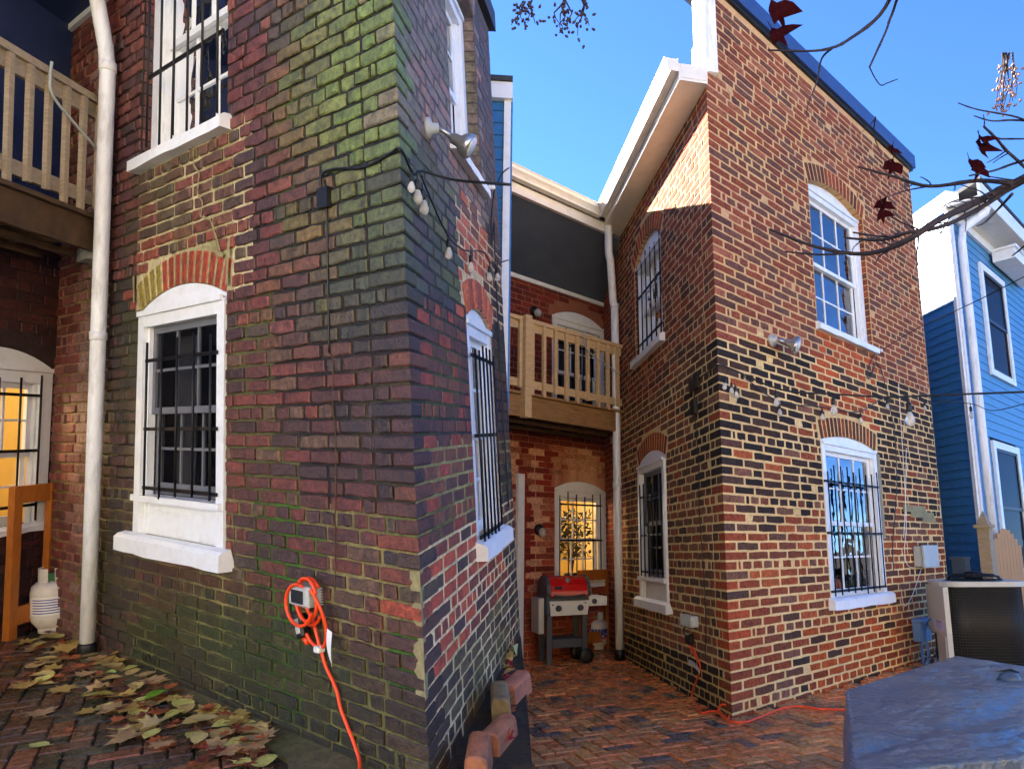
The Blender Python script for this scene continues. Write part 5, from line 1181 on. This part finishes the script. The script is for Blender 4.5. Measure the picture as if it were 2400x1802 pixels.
# ------------------------------------------------------------------ outlets and orange cords
t_ = thing('outlet_box', 'clear plastic weatherproof outlet cover on the mossy wall', 'outlet', AL.P(.8, .7, .02)); mb = MB(); mb.bbox(AL.P(.69, .7, .008), aL, aV, aNL, 0, .17, 0, .105, 0, .085, .014); mb.build('cover', 'clear_plastic', t_)
mb = MB(); mb.bbox(AL.P(.72, .72, .094), aL, aV, aNL, 0, .1, 0, .065, 0, .006, .003); mb.build('face', 'screen_dark', t_)
mb = MB()
for i in range(7): mb.fbox(AL, .685, .693, .708 + i * .013, .714 + i * .013, .01, .085)
mb.build('grip', 'grey_plastic', t_)
oc = thing('extension_cord', 'orange extension cord coiled over the clear outlet cover and trailing down the mossy wall', 'cord', AL.P(.5, .05, .03))
def cordA(pts, r=.0085, n=7): mb = MB(); mb.tube(bez([AL.P(u, z, o) for u, z, o in pts], n), r, 8); mb.build('cord', 'orange_cord', oc)
loop = lambda cu, cz, ru, rz, o, a0, a1, n=14: [(cu + ru * math.cos(a), cz + rz * math.sin(a), o) for a in [a0 + (a1 - a0) * i / n for i in range(n + 1)]]
cordA(loop(.735, .725, .1, .115, .05, 2.4, -2.6) , n=3); cordA(loop(.725, .74, .085, .105, .075, 2.8, -3.3), n=3); cordA(loop(.75, .715, .105, .1, .1, 1.9, -2.9), n=3)
cordA([(.665, .8, .09), (.625, .72, .07), (.61, .62, .05), (.63, .54, .04), (.68, .505, .035), (.74, .52, .04), (.775, .56, .045)])
cordA([(.77, .7, .05), (.74, .62, .03), (.7, .53, .03), (.675, .48, .03), (.65, .42, .028), (.58, .33, .026), (.545, .24, .026), (.5, .17, .026), (.44, .09, .03), (.37, .03, .06), (.2, .02, .22), (.05, .02, .42), (-.02, .02, .7)])
mb = MB(); mb.bbox(AL.P(.66, .485, .02), aL, aV, aNL, 0, .045, 0, .03, 0, .04, .005); mb.build('cable_tie', 'paper', oc)
mb = MB(); n = 10; pts = [(.60 - .012 * math.sin(i / n * 2.4) - .03 * i / n, .615 - .17 * i / n, .05 + .02 * math.sin(i / n * 3)) for i in range(n + 1)]
for i in range(n):
    a, b = pts[i], pts[i + 1]; w0, w1 = .04 * (1 - (i / n) ** 2) + .002, .04 * (1 - ((i + 1) / n) ** 2) + .002; mb.poly([AL.P(a[0], a[1], a[2]), AL.P(b[0], b[1], b[2]), AL.P(b[0] - w1, b[1] - .01, b[2] + .002), AL.P(a[0] - w0, a[1] - .01, a[2] + .002)])
mb.build('paper_tag', 'paper', oc)
pl = thing('plug_timer', 'black plug timer with silver label hanging from the clear outlet cover', 'plug', AL.P(.86, .52, .03)); mb = MB(); o_ = AL.P(.9, .655, .012); ax1 = (aL * -.35 - aV).normalized() * -1; ax2 = aNL.cross(ax1).normalized()
mb.bbox(AL.P(.8, .535, .012), ax2, ax1, aNL, -.03, .035, 0, .12, 0, .055, .012); mb.build('body', 'black_rubber', pl)
mb = MB(); mb.bbox(AL.P(.8, .535, .068), ax2, ax1, aNL, -.024, .012, .025, .1, 0, .004, .002); mb.build('label', 'clear_plastic', pl)
mb = MB(); mb.tube(bez([AL.P(.85, .73, .05), AL.P(.9, .7, .045), AL.P(.91, .64, .04), AL.P(.87, .61, .04), AL.P(.845, .64, .04)], 6), .006, 8); mb.build('lead', 'black_rubber', pl)
mb = MB(); mb.tube([AL.P(.8, .535, .04), AL.P(.78, .52, .04), AL.P(.775, .505, .04)], [.016, .014, .009], 8); mb.build('socket', 'orange_cord', pl)
wall_cable(AL, [(.575, 2.8, .02), (.57, 2.6, .016), (.575, 2.3, .016), (.58, 1.95, .016)], .005, 'feed_cable', 'thin black cable hanging from the hook on the mossy wall')
wall_cable(AL, [(.59, 1.95, .016), (.55, 1.9, .016), (.56, 1.7, .016), (.545, 1.5, .016), (.56, 1.2, .016), (.57, 1.0, .016), (.575, .8, .02)], .003, 'drip_cord', 'thin brown cord hanging down the mossy wall above the outlet', 'wood_dark')
# second yard
t_ = thing('outlet_box', 'grey ribbed outlet cover low on the cream jointed long wall', 'outlet', BL.P(.8, .58, .02)); mb = MB(); mb.bbox(BL.P(.64, .6, .006), bL, UP, bNL, 0, .3, 0, .095, 0, .07, .01)
mb.build('cover', 'clear_plastic', t_); mb = MB()
for i in range(11): mb.fbox(BL, .65 + i * .026, .662 + i * .026, .6, .698, .07, .083)
mb.build('rib', 'grey_plastic', t_)
oc = thing('extension_cord', 'orange extension cord running from the ribbed outlet across the patio', 'cord', V((bO.x, bO.y - .1, 0)))
pts = [BL.P(*BL.hit(x, y, .03), .03) for x, y in ((1617, 1512), (1622, 1525), (1637, 1548), (1641, 1566), (1634, 1590), (1624, 1615), (1622, 1632))]
pts += [on_z(x, y, .012) for x, y in ((1632, 1650), (1645, 1669), (1665, 1666), (1690, 1668), (1705, 1684), (1710, 1670))] + [on_z(1705, 1655, .06), on_z(1693, 1650, .08), on_z(1684, 1660, .04)] + [on_z(x, y, .012) for x, y in ((1690, 1675), (1715, 1690), (1750, 1690), (1790, 1676), (1830, 1660), (1870, 1654), (1920, 1660), (1975, 1662), (2060, 1668))]
mb = MB(); mb.tube(bez(pts, 6), .0075, 8); mb.build('cord', 'orange_cord', oc)
pts = [BL.P(*BL.hit(x, y, .03), .03) for x, y in ((1625, 1518), (1632, 1535), (1640, 1552))]; mb = MB(); mb.tube(bez(pts, 5), .0075, 8); mb.build('cord', 'orange_cord', oc)
h0 = BL.hit(1615, 1545, .04); h1 = BL.hit(1642, 1567, .04); mb = MB()
for i in range(6):
    f = lambda k: (h0[0] + (h1[0] - h0[0]) * k, h0[1] + (h1[1] - h0[1]) * k + .02 * math.sin(k * 3.1)); a, b = f(i / 6), f((i + 1) / 6)
    mb.poly([BL.P(a[0], a[1], .045), BL.P(b[0], b[1], .05), BL.P(b[0], b[1] - .045, .05), BL.P(a[0], a[1] - .045, .045)])
mb.build('paper_tag', 'paper', oc)
pl = thing('plug_timer', 'black plug adapter hanging below the ribbed outlet', 'plug', BL.P(.85, .35, .03)); a = BL.hit(1614, 1500, .04); mb = MB(); mb.bbox(BL.P(a[0] - .06, a[1] - .03, .01), bL, UP, bNL, 0, .12, 0, .09, 0, .05, .012); mb.build('body', 'black_rubber', pl)
mb = MB(); mb.tube(bez([BL.P(.85, .62, .05), BL.P(.95, .55, .04), BL.P(a[0], a[1] + .05, .035)], 6), .007, 8); mb.build('lead', 'black_rubber', pl)

# ------------------------------------------------------------------ string light and wires, first house
cbl = [AL.P(.6, 2.72, .02), AL.P(.6, 2.82, .025), AL.P(.5, 2.84, .02), AL.P(.25, 2.8, .016), AL.P(.05, 2.82, .016), aO * 0 + warpA(aO + aV * 2.82 + mA * .022), AR.P(.1, 2.76, .03), AR.P(.18, 2.8, .05)]
end = [at_depth(x, y, d) for x, y, d in ((1060, 421, 3.45), (1130, 428, 3.3), (1196, 433, 3.2))]
st = wires('string_light', 'black string of bulbs turning the mossy corner below the floodlight', 'string light', cbl + end, .007)
for v_, z_, s, tl in ((.03, 2.75, .8, -.2), (.1, 2.76, 1.0, .1), (.17, 2.74, 1.05, .3)): hang_bulb(st, AR.P(v_, z_, .05), -aV, s, aR * tl)
s2 = [AR.P(.2, 2.78, .04), AR.P(.62, 2.62, .04), AR.P(.95, 2.62, .04), AR.P(1.16, 2.66, .04), AR.P(1.5, 2.74, .05), AR.P(1.75, 2.72, .06), AR.P(2.2, 2.85, .1)]
st = wires('string_light', 'thin string of small bulbs sagging past the orange bricks of the mossy house', 'string light', s2, .005)
for v_, z_ in ((.64, 2.62), (1.16, 2.66), (1.72, 2.72), (2.02, 2.78)): hang_bulb(st, AR.P(v_, z_, .045), -aV, .95)
mb = MB(); mb.fbox(AL, .53, .62, 2.66, 2.76, .01, .04); tag(mb.build('cable_connector', 'black_rubber'), 'black plug joining the cable below its hook on the mossy wall', 'connector')
ins = AR.P(2.0, 3.34, .06); tw = wires('telephone_wire', 'black service wire looping from the sill corner of the mossy house', 'wire', [ins, AR.P(2.15, 3.5, .1), AR.P(2.36, 3.62, .12)], .006)
mb = MB(); mb.tube(bez([ins, AR.P(1.95, 3.1, .03), AR.P(1.92, 2.9, .03), AR.P(2.05, 3.1, .03), AR.P(2.05, 2.7, .02), AR.P(2.06, 1.6, .02), AR.P(2.08, 1.0, .02)], 6), .0055, 6); mb.build('drop_wire', 'black_rubber', tw)
mb = MB(); mb.lathe(AR.P(2.0, 3.34, .0), aNR, [(.012, 0), (.02, .02), (.014, .03), (.022, .05), (.01, .06)], 10); mb.build('insulator', 'white_paint', tw)

# ------------------------------------------------------------------ edging bricks and garden bed
eb_cols = [S(172, 110, 76), S(176, 112, 78), S(132, 116, 82), S(174, 110, 80), S(160, 120, 100), S(180, 124, 104)]
eb_lab = ['rounded brick edging piece, tan, half out of the mossy corner bed', 'rounded tan edging brick next to the leaning grey one', 'rounded grey green edging brick between two tan ones', 'rounded pink tan edging brick with a dry leaf on top', 'rounded edging brick at the far end of the bed', 'last rounded edging brick against the wall foot']
for i, v0 in enumerate((.06, .38, .70, 1.03)):
    mb = MB(); ln = .262; n0, wd, hh = (.115, .14, .095, .115)[i], .1, (.125, .095, .14, .1)[i]; prof = [(0, -.03), (0, hh * .72), (.006, hh * .88), (.02, hh * .97), (.04, hh), (wd - .04, hh), (wd - .02, hh * .97), (wd - .006, hh * .88), (wd, hh * .72), (wd, -.03)]
    tw_ = (.016, -.02, .024, -.022)[i]
    r0 = [GAR(v0 + .006, n0 + a + tw_, b) for a, b in prof]; r1 = [GAR(v0 + .012 + (0), n0 + a + tw_, b + .004) for a, b in prof]; r2 = [GAR(v0 + ln - .008, n0 + a - tw_, b + .004) for a, b in prof]; r3 = [GAR(v0 + ln, n0 + (a - wd / 2) * .94 + wd / 2 - tw_, b - .004) for a, b in prof]
    c = jit(eb_cols[i], .08); r2 = [GAR(v0 + ln - .012 + .02 * (b < .02), n0 + a - tw_, b + (.012, -.01, .008, -.006)[i]) for a, b in prof]; r1 = [GAR(v0 + .016, n0 + (a - wd / 2) * 1.0 + wd / 2 + tw_, b) for a, b in prof]; r0 = [GAR(v0 + .004, n0 + (a - wd / 2) * .9 + wd / 2 + tw_, b - .009) for a, b in prof]; r3 = [GAR(v0 + ln, n0 + (a - wd / 2) * .9 + wd / 2 - tw_, b - .006) for a, b in prof]; mb.prism(r0, r1, c, True); mb.prism(r1, r2, c, False); mb.prism(r2, r3, c, True); tag(mb.build('edging_brick', 'edging'), eb_lab[i], 'edging brick')

# ------------------------------------------------------------------ fallen leaves
OUT = {
 'maple': [(0, -.5), (.06, -.2), (.34, -.34), (.28, -.14), (.52, -.02), (.36, .1), (.44, .34), (.2, .26), (.12, .36), (0, .56), (-.12, .34), (-.22, .28), (-.44, .32), (-.34, .08), (-.52, -.02), (-.28, -.16), (-.32, -.34), (-.06, -.2)],
 'oval': [(0, -.5), (.12, -.4), (.26, -.2), (.32, .02), (.26, .24), (.12, .42), (0, .54), (-.12, .42), (-.27, .22), (-.32, 0), (-.25, -.22), (-.12, -.4)],
 'shrivel': [(0, .34), (.1, .16), (.28, .1), (.4, -.12), (.5, -.5), (.34, -.22), (.16, -.06), (.12, -.34), (.03, -.72), (-.05, -.36), (-.1, -.08), (-.26, -.18), (-.46, -.52), (-.4, -.1), (-.2, .12)],
 'star': [(0, -.45), (.07, -.12), (.4, -.22), (.16, .04), (.46, .28), (.12, .2), (0, .55), (-.12, .2), (-.46, .28), (-.16, .04), (-.4, -.22), (-.07, -.12)]}
def leaf(name, label, cat, group, P0, e1_, e2_, up_, size, kind, ang, col, curl, tiltv, mat='leaf_mix', parent=None, stalk=True):
    mb = MB(); ca, sa = math.cos(ang), math.sin(ang); pts = []
    cx, cy = uni(-1, 1), uni(-1, 1); tv = V((uni(-1, 1), uni(-1, 1), 0)) * tiltv
    def q(x, y):
        x += uni(-.02, .02); y += uni(-.02, .02); X, Y = x * ca - y * sa, x * sa + y * ca
        z = curl * (x * x * 1.2 + .5 * y * y * cy + .6 * x * y * cx) * size * 2 + (X * tv.x + Y * tv.y) * size
        return P0 + e1_ * X * size + e2_ * Y * size + up_ * z
    o_ = [q(*p) for p in OUT[kind]]; mid = [q(0, -.25), q(0, .0), q(0, .25)]
    lowest = min((p - P0).dot(up_) for p in o_ + mid); sh = up_ * (.003 - lowest)
    o_ = [p + sh for p in o_]; mid = [p + sh for p in mid]
    n = len(o_); vs_ = o_ + mid; f = []
    for i in range(n):
        j = (i + 1) % n; y = (OUT[kind][i][1] + OUT[kind][j][1]) / 2; k = n if y < -.12 else n + 1 if y < .14 else n + 2; f.append((i, j, k))
    seq = []
    for i in range(n):
        j = (i + 1) % n
    f += [(n, n + 1, 0)][:0]
    # close the gaps between fans
    def kf(i): 
        y = (OUT[kind][i][1] + OUT[kind][(i + 1) % n][1]) / 2; return n if y < -.12 else n + 1 if y < .14 else n + 2
    for i in range(n):
        a, b = kf(i - 1), kf(i)
        if a != b: f.append((a, i, b))
    mb.mesh(vs_, f, col, True)
    if stalk: mb.tube([mid[0], o_[0], o_[0] + (o_[0] - mid[0]).normalized() * size * .3 + up_ * .004], [.0016, .0016, .001], 4, mix(col, (.2, .1, .05), .5))
    o = mb.build(name, mat, parent)
    if parent is None: tag(o, label, cat, group)
    return o
KINDS = [('tan', S(196, 170, 108), 'oval', 'broad tan dry leaf lying on the mossy path'), ('yellow', S(200, 194, 104), 'oval', 'broad pale yellow leaf lying on the mossy path'), ('buff', S(170, 138, 96), 'maple', 'buff lobed maple leaf lying on the mossy path'), ('brown', S(112, 70, 42), 'star', 'brown shrivelled pointed leaf on the mossy path'), ('red', S(120, 42, 34), 'star', 'dark red pointed leaf on the mossy path'), ('rust', S(160, 84, 46), 'maple', 'rust orange lobed leaf on the mossy path'), ('ochre', S(178, 150, 78), 'maple', 'ochre lobed leaf on the mossy path')]
def gA(x, y, h=0.0):
    r = ray(x, y); t = ((aO - CAM).dot(aV) + h) / r.dot(aV); return CAM + r * t
e1A = aL; e2A = aNL
spots = []
rs = random.Random(4)
for i in range(290):
    f = rs.random(); x = 60 + 540 * f; yw = 1500 + (x - 225) * .52 if x > 225 else 1470
    x = 60 + 560 * f; y = yw + abs(rs.gauss(0, 1)) * 105 + 14
    if y < 1800 and not (x < 190 and y > 1640 and rs.random() < .7): spots.append((x, y))
for i, (x, y) in enumerate(spots):
    k = rs.choice((0, 1, 2, 3, 3, 3, 4, 4, 5, 5, 6)); nm, c, kd, lb = KINDS[k]
    big = rs.uniform(.1, .19) if k in (0, 1, 2, 6) else rs.uniform(.05, .11)
    P0 = gA(x, y); d = P0 - aO
    if d.dot(aNL) < .05: P0 += aNL * (.05 - d.dot(aNL) + rs.random() * .08)
    d = P0 - aO; pl_ = 'beside the white downspout foot' if d.dot(aL) > 2.55 else 'against the mossy wall foot' if d.dot(aNL) < .24 else 'out on the mossy path'
    sz_ = 'large ' if big > (.14 if k in (0, 1, 2, 6) else .065) else 'small '
    lb = sz_ + lb.replace(' lying', '').replace('on the mossy path', pl_)
    leaf('fallen_leaf', lb, 'leaf', sz_ + nm + ' leaves ' + pl_, P0 + aV * (.004 + .02 * rs.random()), e1A, e2A, aV, big, kd, rs.uniform(0, 6.28), jit(c, .16), rs.uniform(.03, .3), rs.uniform(0, .15))
for (x, y, sz, c, kd, lb) in ((372, 1640, .17, S(104, 160, 30), 'oval', 'bright green leaf in the pile by the mossy wall foot'), (255, 1590, .085, S(170, 200, 110), 'oval', 'small pale green oval leaf on the mossy path'), (235, 1630, .17, S(184, 150, 98), 'maple', 'largest tan maple leaf with dark spots on the path'), (282, 1545, .13, S(192, 158, 86), 'oval', 'curled golden leaf against the downspout foot'), (466, 1745, .13, S(198, 182, 118), 'oval', 'pale straw leaf at the near edge of the leaf pile'), (360, 1710, .13, S(176, 158, 112), 'maple', 'folded buff leaf beside the straw coloured one'), (100, 1525, .15, S(190, 176, 90), 'oval', 'wide yellow leaf lying apart near the downspout'), (318, 1620, .13, S(206, 180, 112), 'oval', 'cream yellow leaf with a nibbled edge beside the green one')):
    leaf('fallen_leaf', lb, 'leaf', None, gA(x, y) + aV * .03, e1A, e2A, aV, sz, kd, rs.uniform(0, 6.28), c, .35, .15)
for i in range(64):
    v_ = rs.uniform(.3, 2.3); n_ = min(rs.uniform(.0, .26) + (.2 if v_ < 1.5 else .0), .32 - .165 * v_)
    k = rs.choice((0, 2, 3, 4, 4, 5, 6)); nm, c, kd, lb = KINDS[k]
    if k == 4: c = S(176, 30, 40)
    leaf('fallen_leaf', lb.replace('mossy path', 'bed behind the edging bricks').replace('on the bed', 'in the bed'), 'leaf', nm + ' leaves in the garden bed', GAR(v_, n_, .01 + .02 * rs.random()), aR, aNR, aV, rs.uniform(.05, .1), kd, rs.uniform(0, 6.28), jit(c, .15), .4, .3)
leaf('fallen_leaf', 'pale green leaf propped against the wall foot behind the edging bricks', 'leaf', None, GAR(1.8, .06, .06), aR, aV, aNR, .12, 'oval', 1.0, S(186, 204, 140), .3, .1)

# ------------------------------------------------------------------ overhanging tree with last dead leaves
tr = thing('overhanging_tree', 'bare tree reaching thin branches with dead red leaves over the yard', 'tree', V((3.6, 2.2, 0)))
TD = 2.6
fork = at_depth(2640, 330, TD + .1); fork2 = at_depth(2560, -160, TD)
mb = MB()
tp = bez([V((3.6, 2.2, -.02)), V((3.55, 2.25, .8)), V((3.4, 2.3, 1.6)), V((3.3, 2.35, 2.4)), V((3.2, 2.4, 3.4)), V((3.0, 2.5, 4.6))], 5)
mb.tube(tp, [.12 - .09 * i / len(tp) for i in range(len(tp))], 10); mb.build('trunk', 'bark', tr)
JA = tp[14]; JB = tp[20]
def branch(px, r0, r1, start=None, d=TD, knots=True):
    pts = [at_depth(x, y, d + .12 * math.sin(i * 1.3)) for i, (x, y) in enumerate(px)]
    if start is not None: x_, y_ = px[0]; pts = [start, at_depth(x_ + 190, y_ - 8 if start is JA else y_ - 160, d + .1)] + pts
    q = bez(pts, 5); n = len(q); rad = [r0 + (r1 - r0) * (i / (n - 1)) ** .8 for i in range(n)]
    if knots:
        for i in range(7, n - 1, 5): rad[i] *= 1.2
    mb = MB(); mb.tube(q, rad, 7); mb.build('branch', 'bark', tr)
branch([(2480, 390), (2372, 432), (2300, 468), (2200, 516), (2140, 556), (2060, 590), (1990, 594), (1900, 575), (1805, 538)], .021, .0045, JA)
branch([(2480, 395), (2372, 440), (2300, 486), (2210, 530), (2130, 545), (2070, 562), (2005, 560), (1978, 556)], .014, .0035, JA)
branch([(2372, 430), (2290, 424), (2180, 437), (2095, 414), (2010, 391)], .010, .0035)
branch([(2180, 437), (2160, 440), (2120, 448), (2080, 462)], .0035, .002); branch([(2160, 540), (2110, 520), (2075, 495), (2062, 460)], .004, .002); branch([(2130, 545), (2090, 555), (2050, 553), (2000, 545)], .005, .003)
branch([(2152, 545), (2152, 570), (2148, 600), (2152, 622)], .004, .002); branch([(2080, 590), (2062, 600), (2050, 620)], .004, .002); branch([(1985, 594), (1920, 597), (1840, 590)], .005, .003)
branch([(2372, 455), (2340, 490), (2310, 520), (2290, 530)], .006, .002); branch([(2330, 455), (2300, 462), (2240, 470), (2180, 500)], .004, .002); branch([(2420, 560), (2385, 590), (2372, 600)], .005, .002)
branch([(2140, -80), (2062, 36), (1990, 93), (1952, 112), (1900, 120), (1800, 118)], .011, .003, JB)
branch([(1952, 112), (1926, 138), (1915, 190), (1894, 245), (1891, 278)], .005, .0012); branch([(2052, 275), (2048, 315), (2062, 355), (2070, 375)], .003, .0012); branch([(2052, 275), (2040, 292), (2010, 318)], .002, .001)
branch([(2140, -60), (2090, 36), (2076, 75), (2038, 158)], .008, .0035, JB); branch([(2038, 158), (2050, 182), (2064, 200), (2080, 195), (2104, 186)], .0025, .0018)
branch([(2450, 290), (2372, 272), (2290, 257), (2246, 242)], .006, .002, JA); branch([(2440, 285), (2372, 282), (2325, 284), (2283, 272)], .005, .002); branch([(2460, 420), (2372, 365), (2335, 325), (2306, 297)], .009, .004, JA); branch([(2335, 325), (2350, 326), (2400, 326)], .004, .003); branch([(2440, 365), (2372, 385), (2330, 400), (2272, 412)], .006, .003); branch([(2440, 425), (2372, 422), (2318, 414)], .004, .002)
for (x, y, sz, a) in ((1812, 40, .16, .3), (1818, 85, .13, .2), (2088, 352, .08, .8), (2084, 392, .1, 2.0), (2068, 480, .09, 1.1), (2062, 505, .07, 2.6), (2294, 345, .13, 2.5), (2275, 385, .09, .5), (2286, 400, .1, 3.3), (2300, 330, .08, 1.4)):
    c = at_depth(x, y, TD); vx = WR.col[0]; leaf('leaf', None, None, None, c, V(vx), V((0, 0, 1)), V((0.1, -1, 0)).normalized(), sz * .8, 'shrivel', .5 * math.sin(a * 5), S(84, 24, 26), .7, .35, 'red_leaf', tr)
rs2 = random.Random(21)
def sprigs(px, n, ln):
    for i in range(n):
        k = rs2.randrange(len(px) - 1); f = rs2.random(); x = px[k][0] + (px[k + 1][0] - px[k][0]) * f; y = px[k][1] + (px[k + 1][1] - px[k][1]) * f
        dx, dy = rs2.uniform(-1, .1) * ln, rs2.uniform(-.8, .8) * ln; q_ = [(x, y)]
        for j in range(3): q_.append((q_[-1][0] + dx / 3 + rs2.uniform(-.12, .12) * ln, q_[-1][1] + dy / 3 + rs2.uniform(-.12, .12) * ln))
        branch(q_, .0032, .0014)
sprigs([(2372, 432), (2300, 468), (2200, 516), (2140, 556), (2060, 590), (1990, 594), (1900, 575)], 12, 62); sprigs([(2300, 486), (2210, 530), (2130, 545), (2005, 560)], 7, 48); sprigs([(2372, 430), (2290, 424), (2180, 437), (2095, 414)], 6, 50); sprigs([(2372, 365), (2335, 325), (2306, 297)], 3, 50)
def twigs(cx, cy, w_, h, n, d, mat):
    mb = MB(); sd_ = MB()
    for i in range(n):
        x0 = cx + uni(-w_, w_) * .5; pts = [at_depth(x0, cy - h * .9, d)]; x, y = x0, cy - h * .9
        for k in range(4):
            x += uni(-w_, w_) * .22; y += h * .42 * uni(.5, 1.1); pts.append(at_depth(x, y, d + uni(-.05, .05)))
            for j in range(2):
                p_ = pts[-1] + V((uni(-.03, .03), uni(-.03, .03), uni(-.03, .02))); sd_.lathe(p_, V((uni(-1, 1), uni(-1, 1), uni(-1, 1))), [(.001, 0), (.006, .006), (.005, .014), (.001, .02)], 5)
        mb.tube(pts, [.004, .0035, .003, .002, .0015], 5)
    mb.build('twig', 'bark', tr); tag(sd_.build('seed_cluster', mat, tr), kind='stuff')
LJ = at_depth(1500, -500, 3.2)
branch([(1900, -520), (1500, -420), (1330, -160), (1320, -20)], .02, .006, JB, 3.0); branch([(1330, -160), (1270, -60), (1240, 20)], .008, .004, None, 3.0)
twigs(1330, 45, 80, 55, 7, 3.0, 'seed_dark'); twigs(1235, 40, 60, 40, 5, 3.0, 'seed_dark'); twigs(2362, 205, 34, 90, 10, 3.4, 'seed_pale')
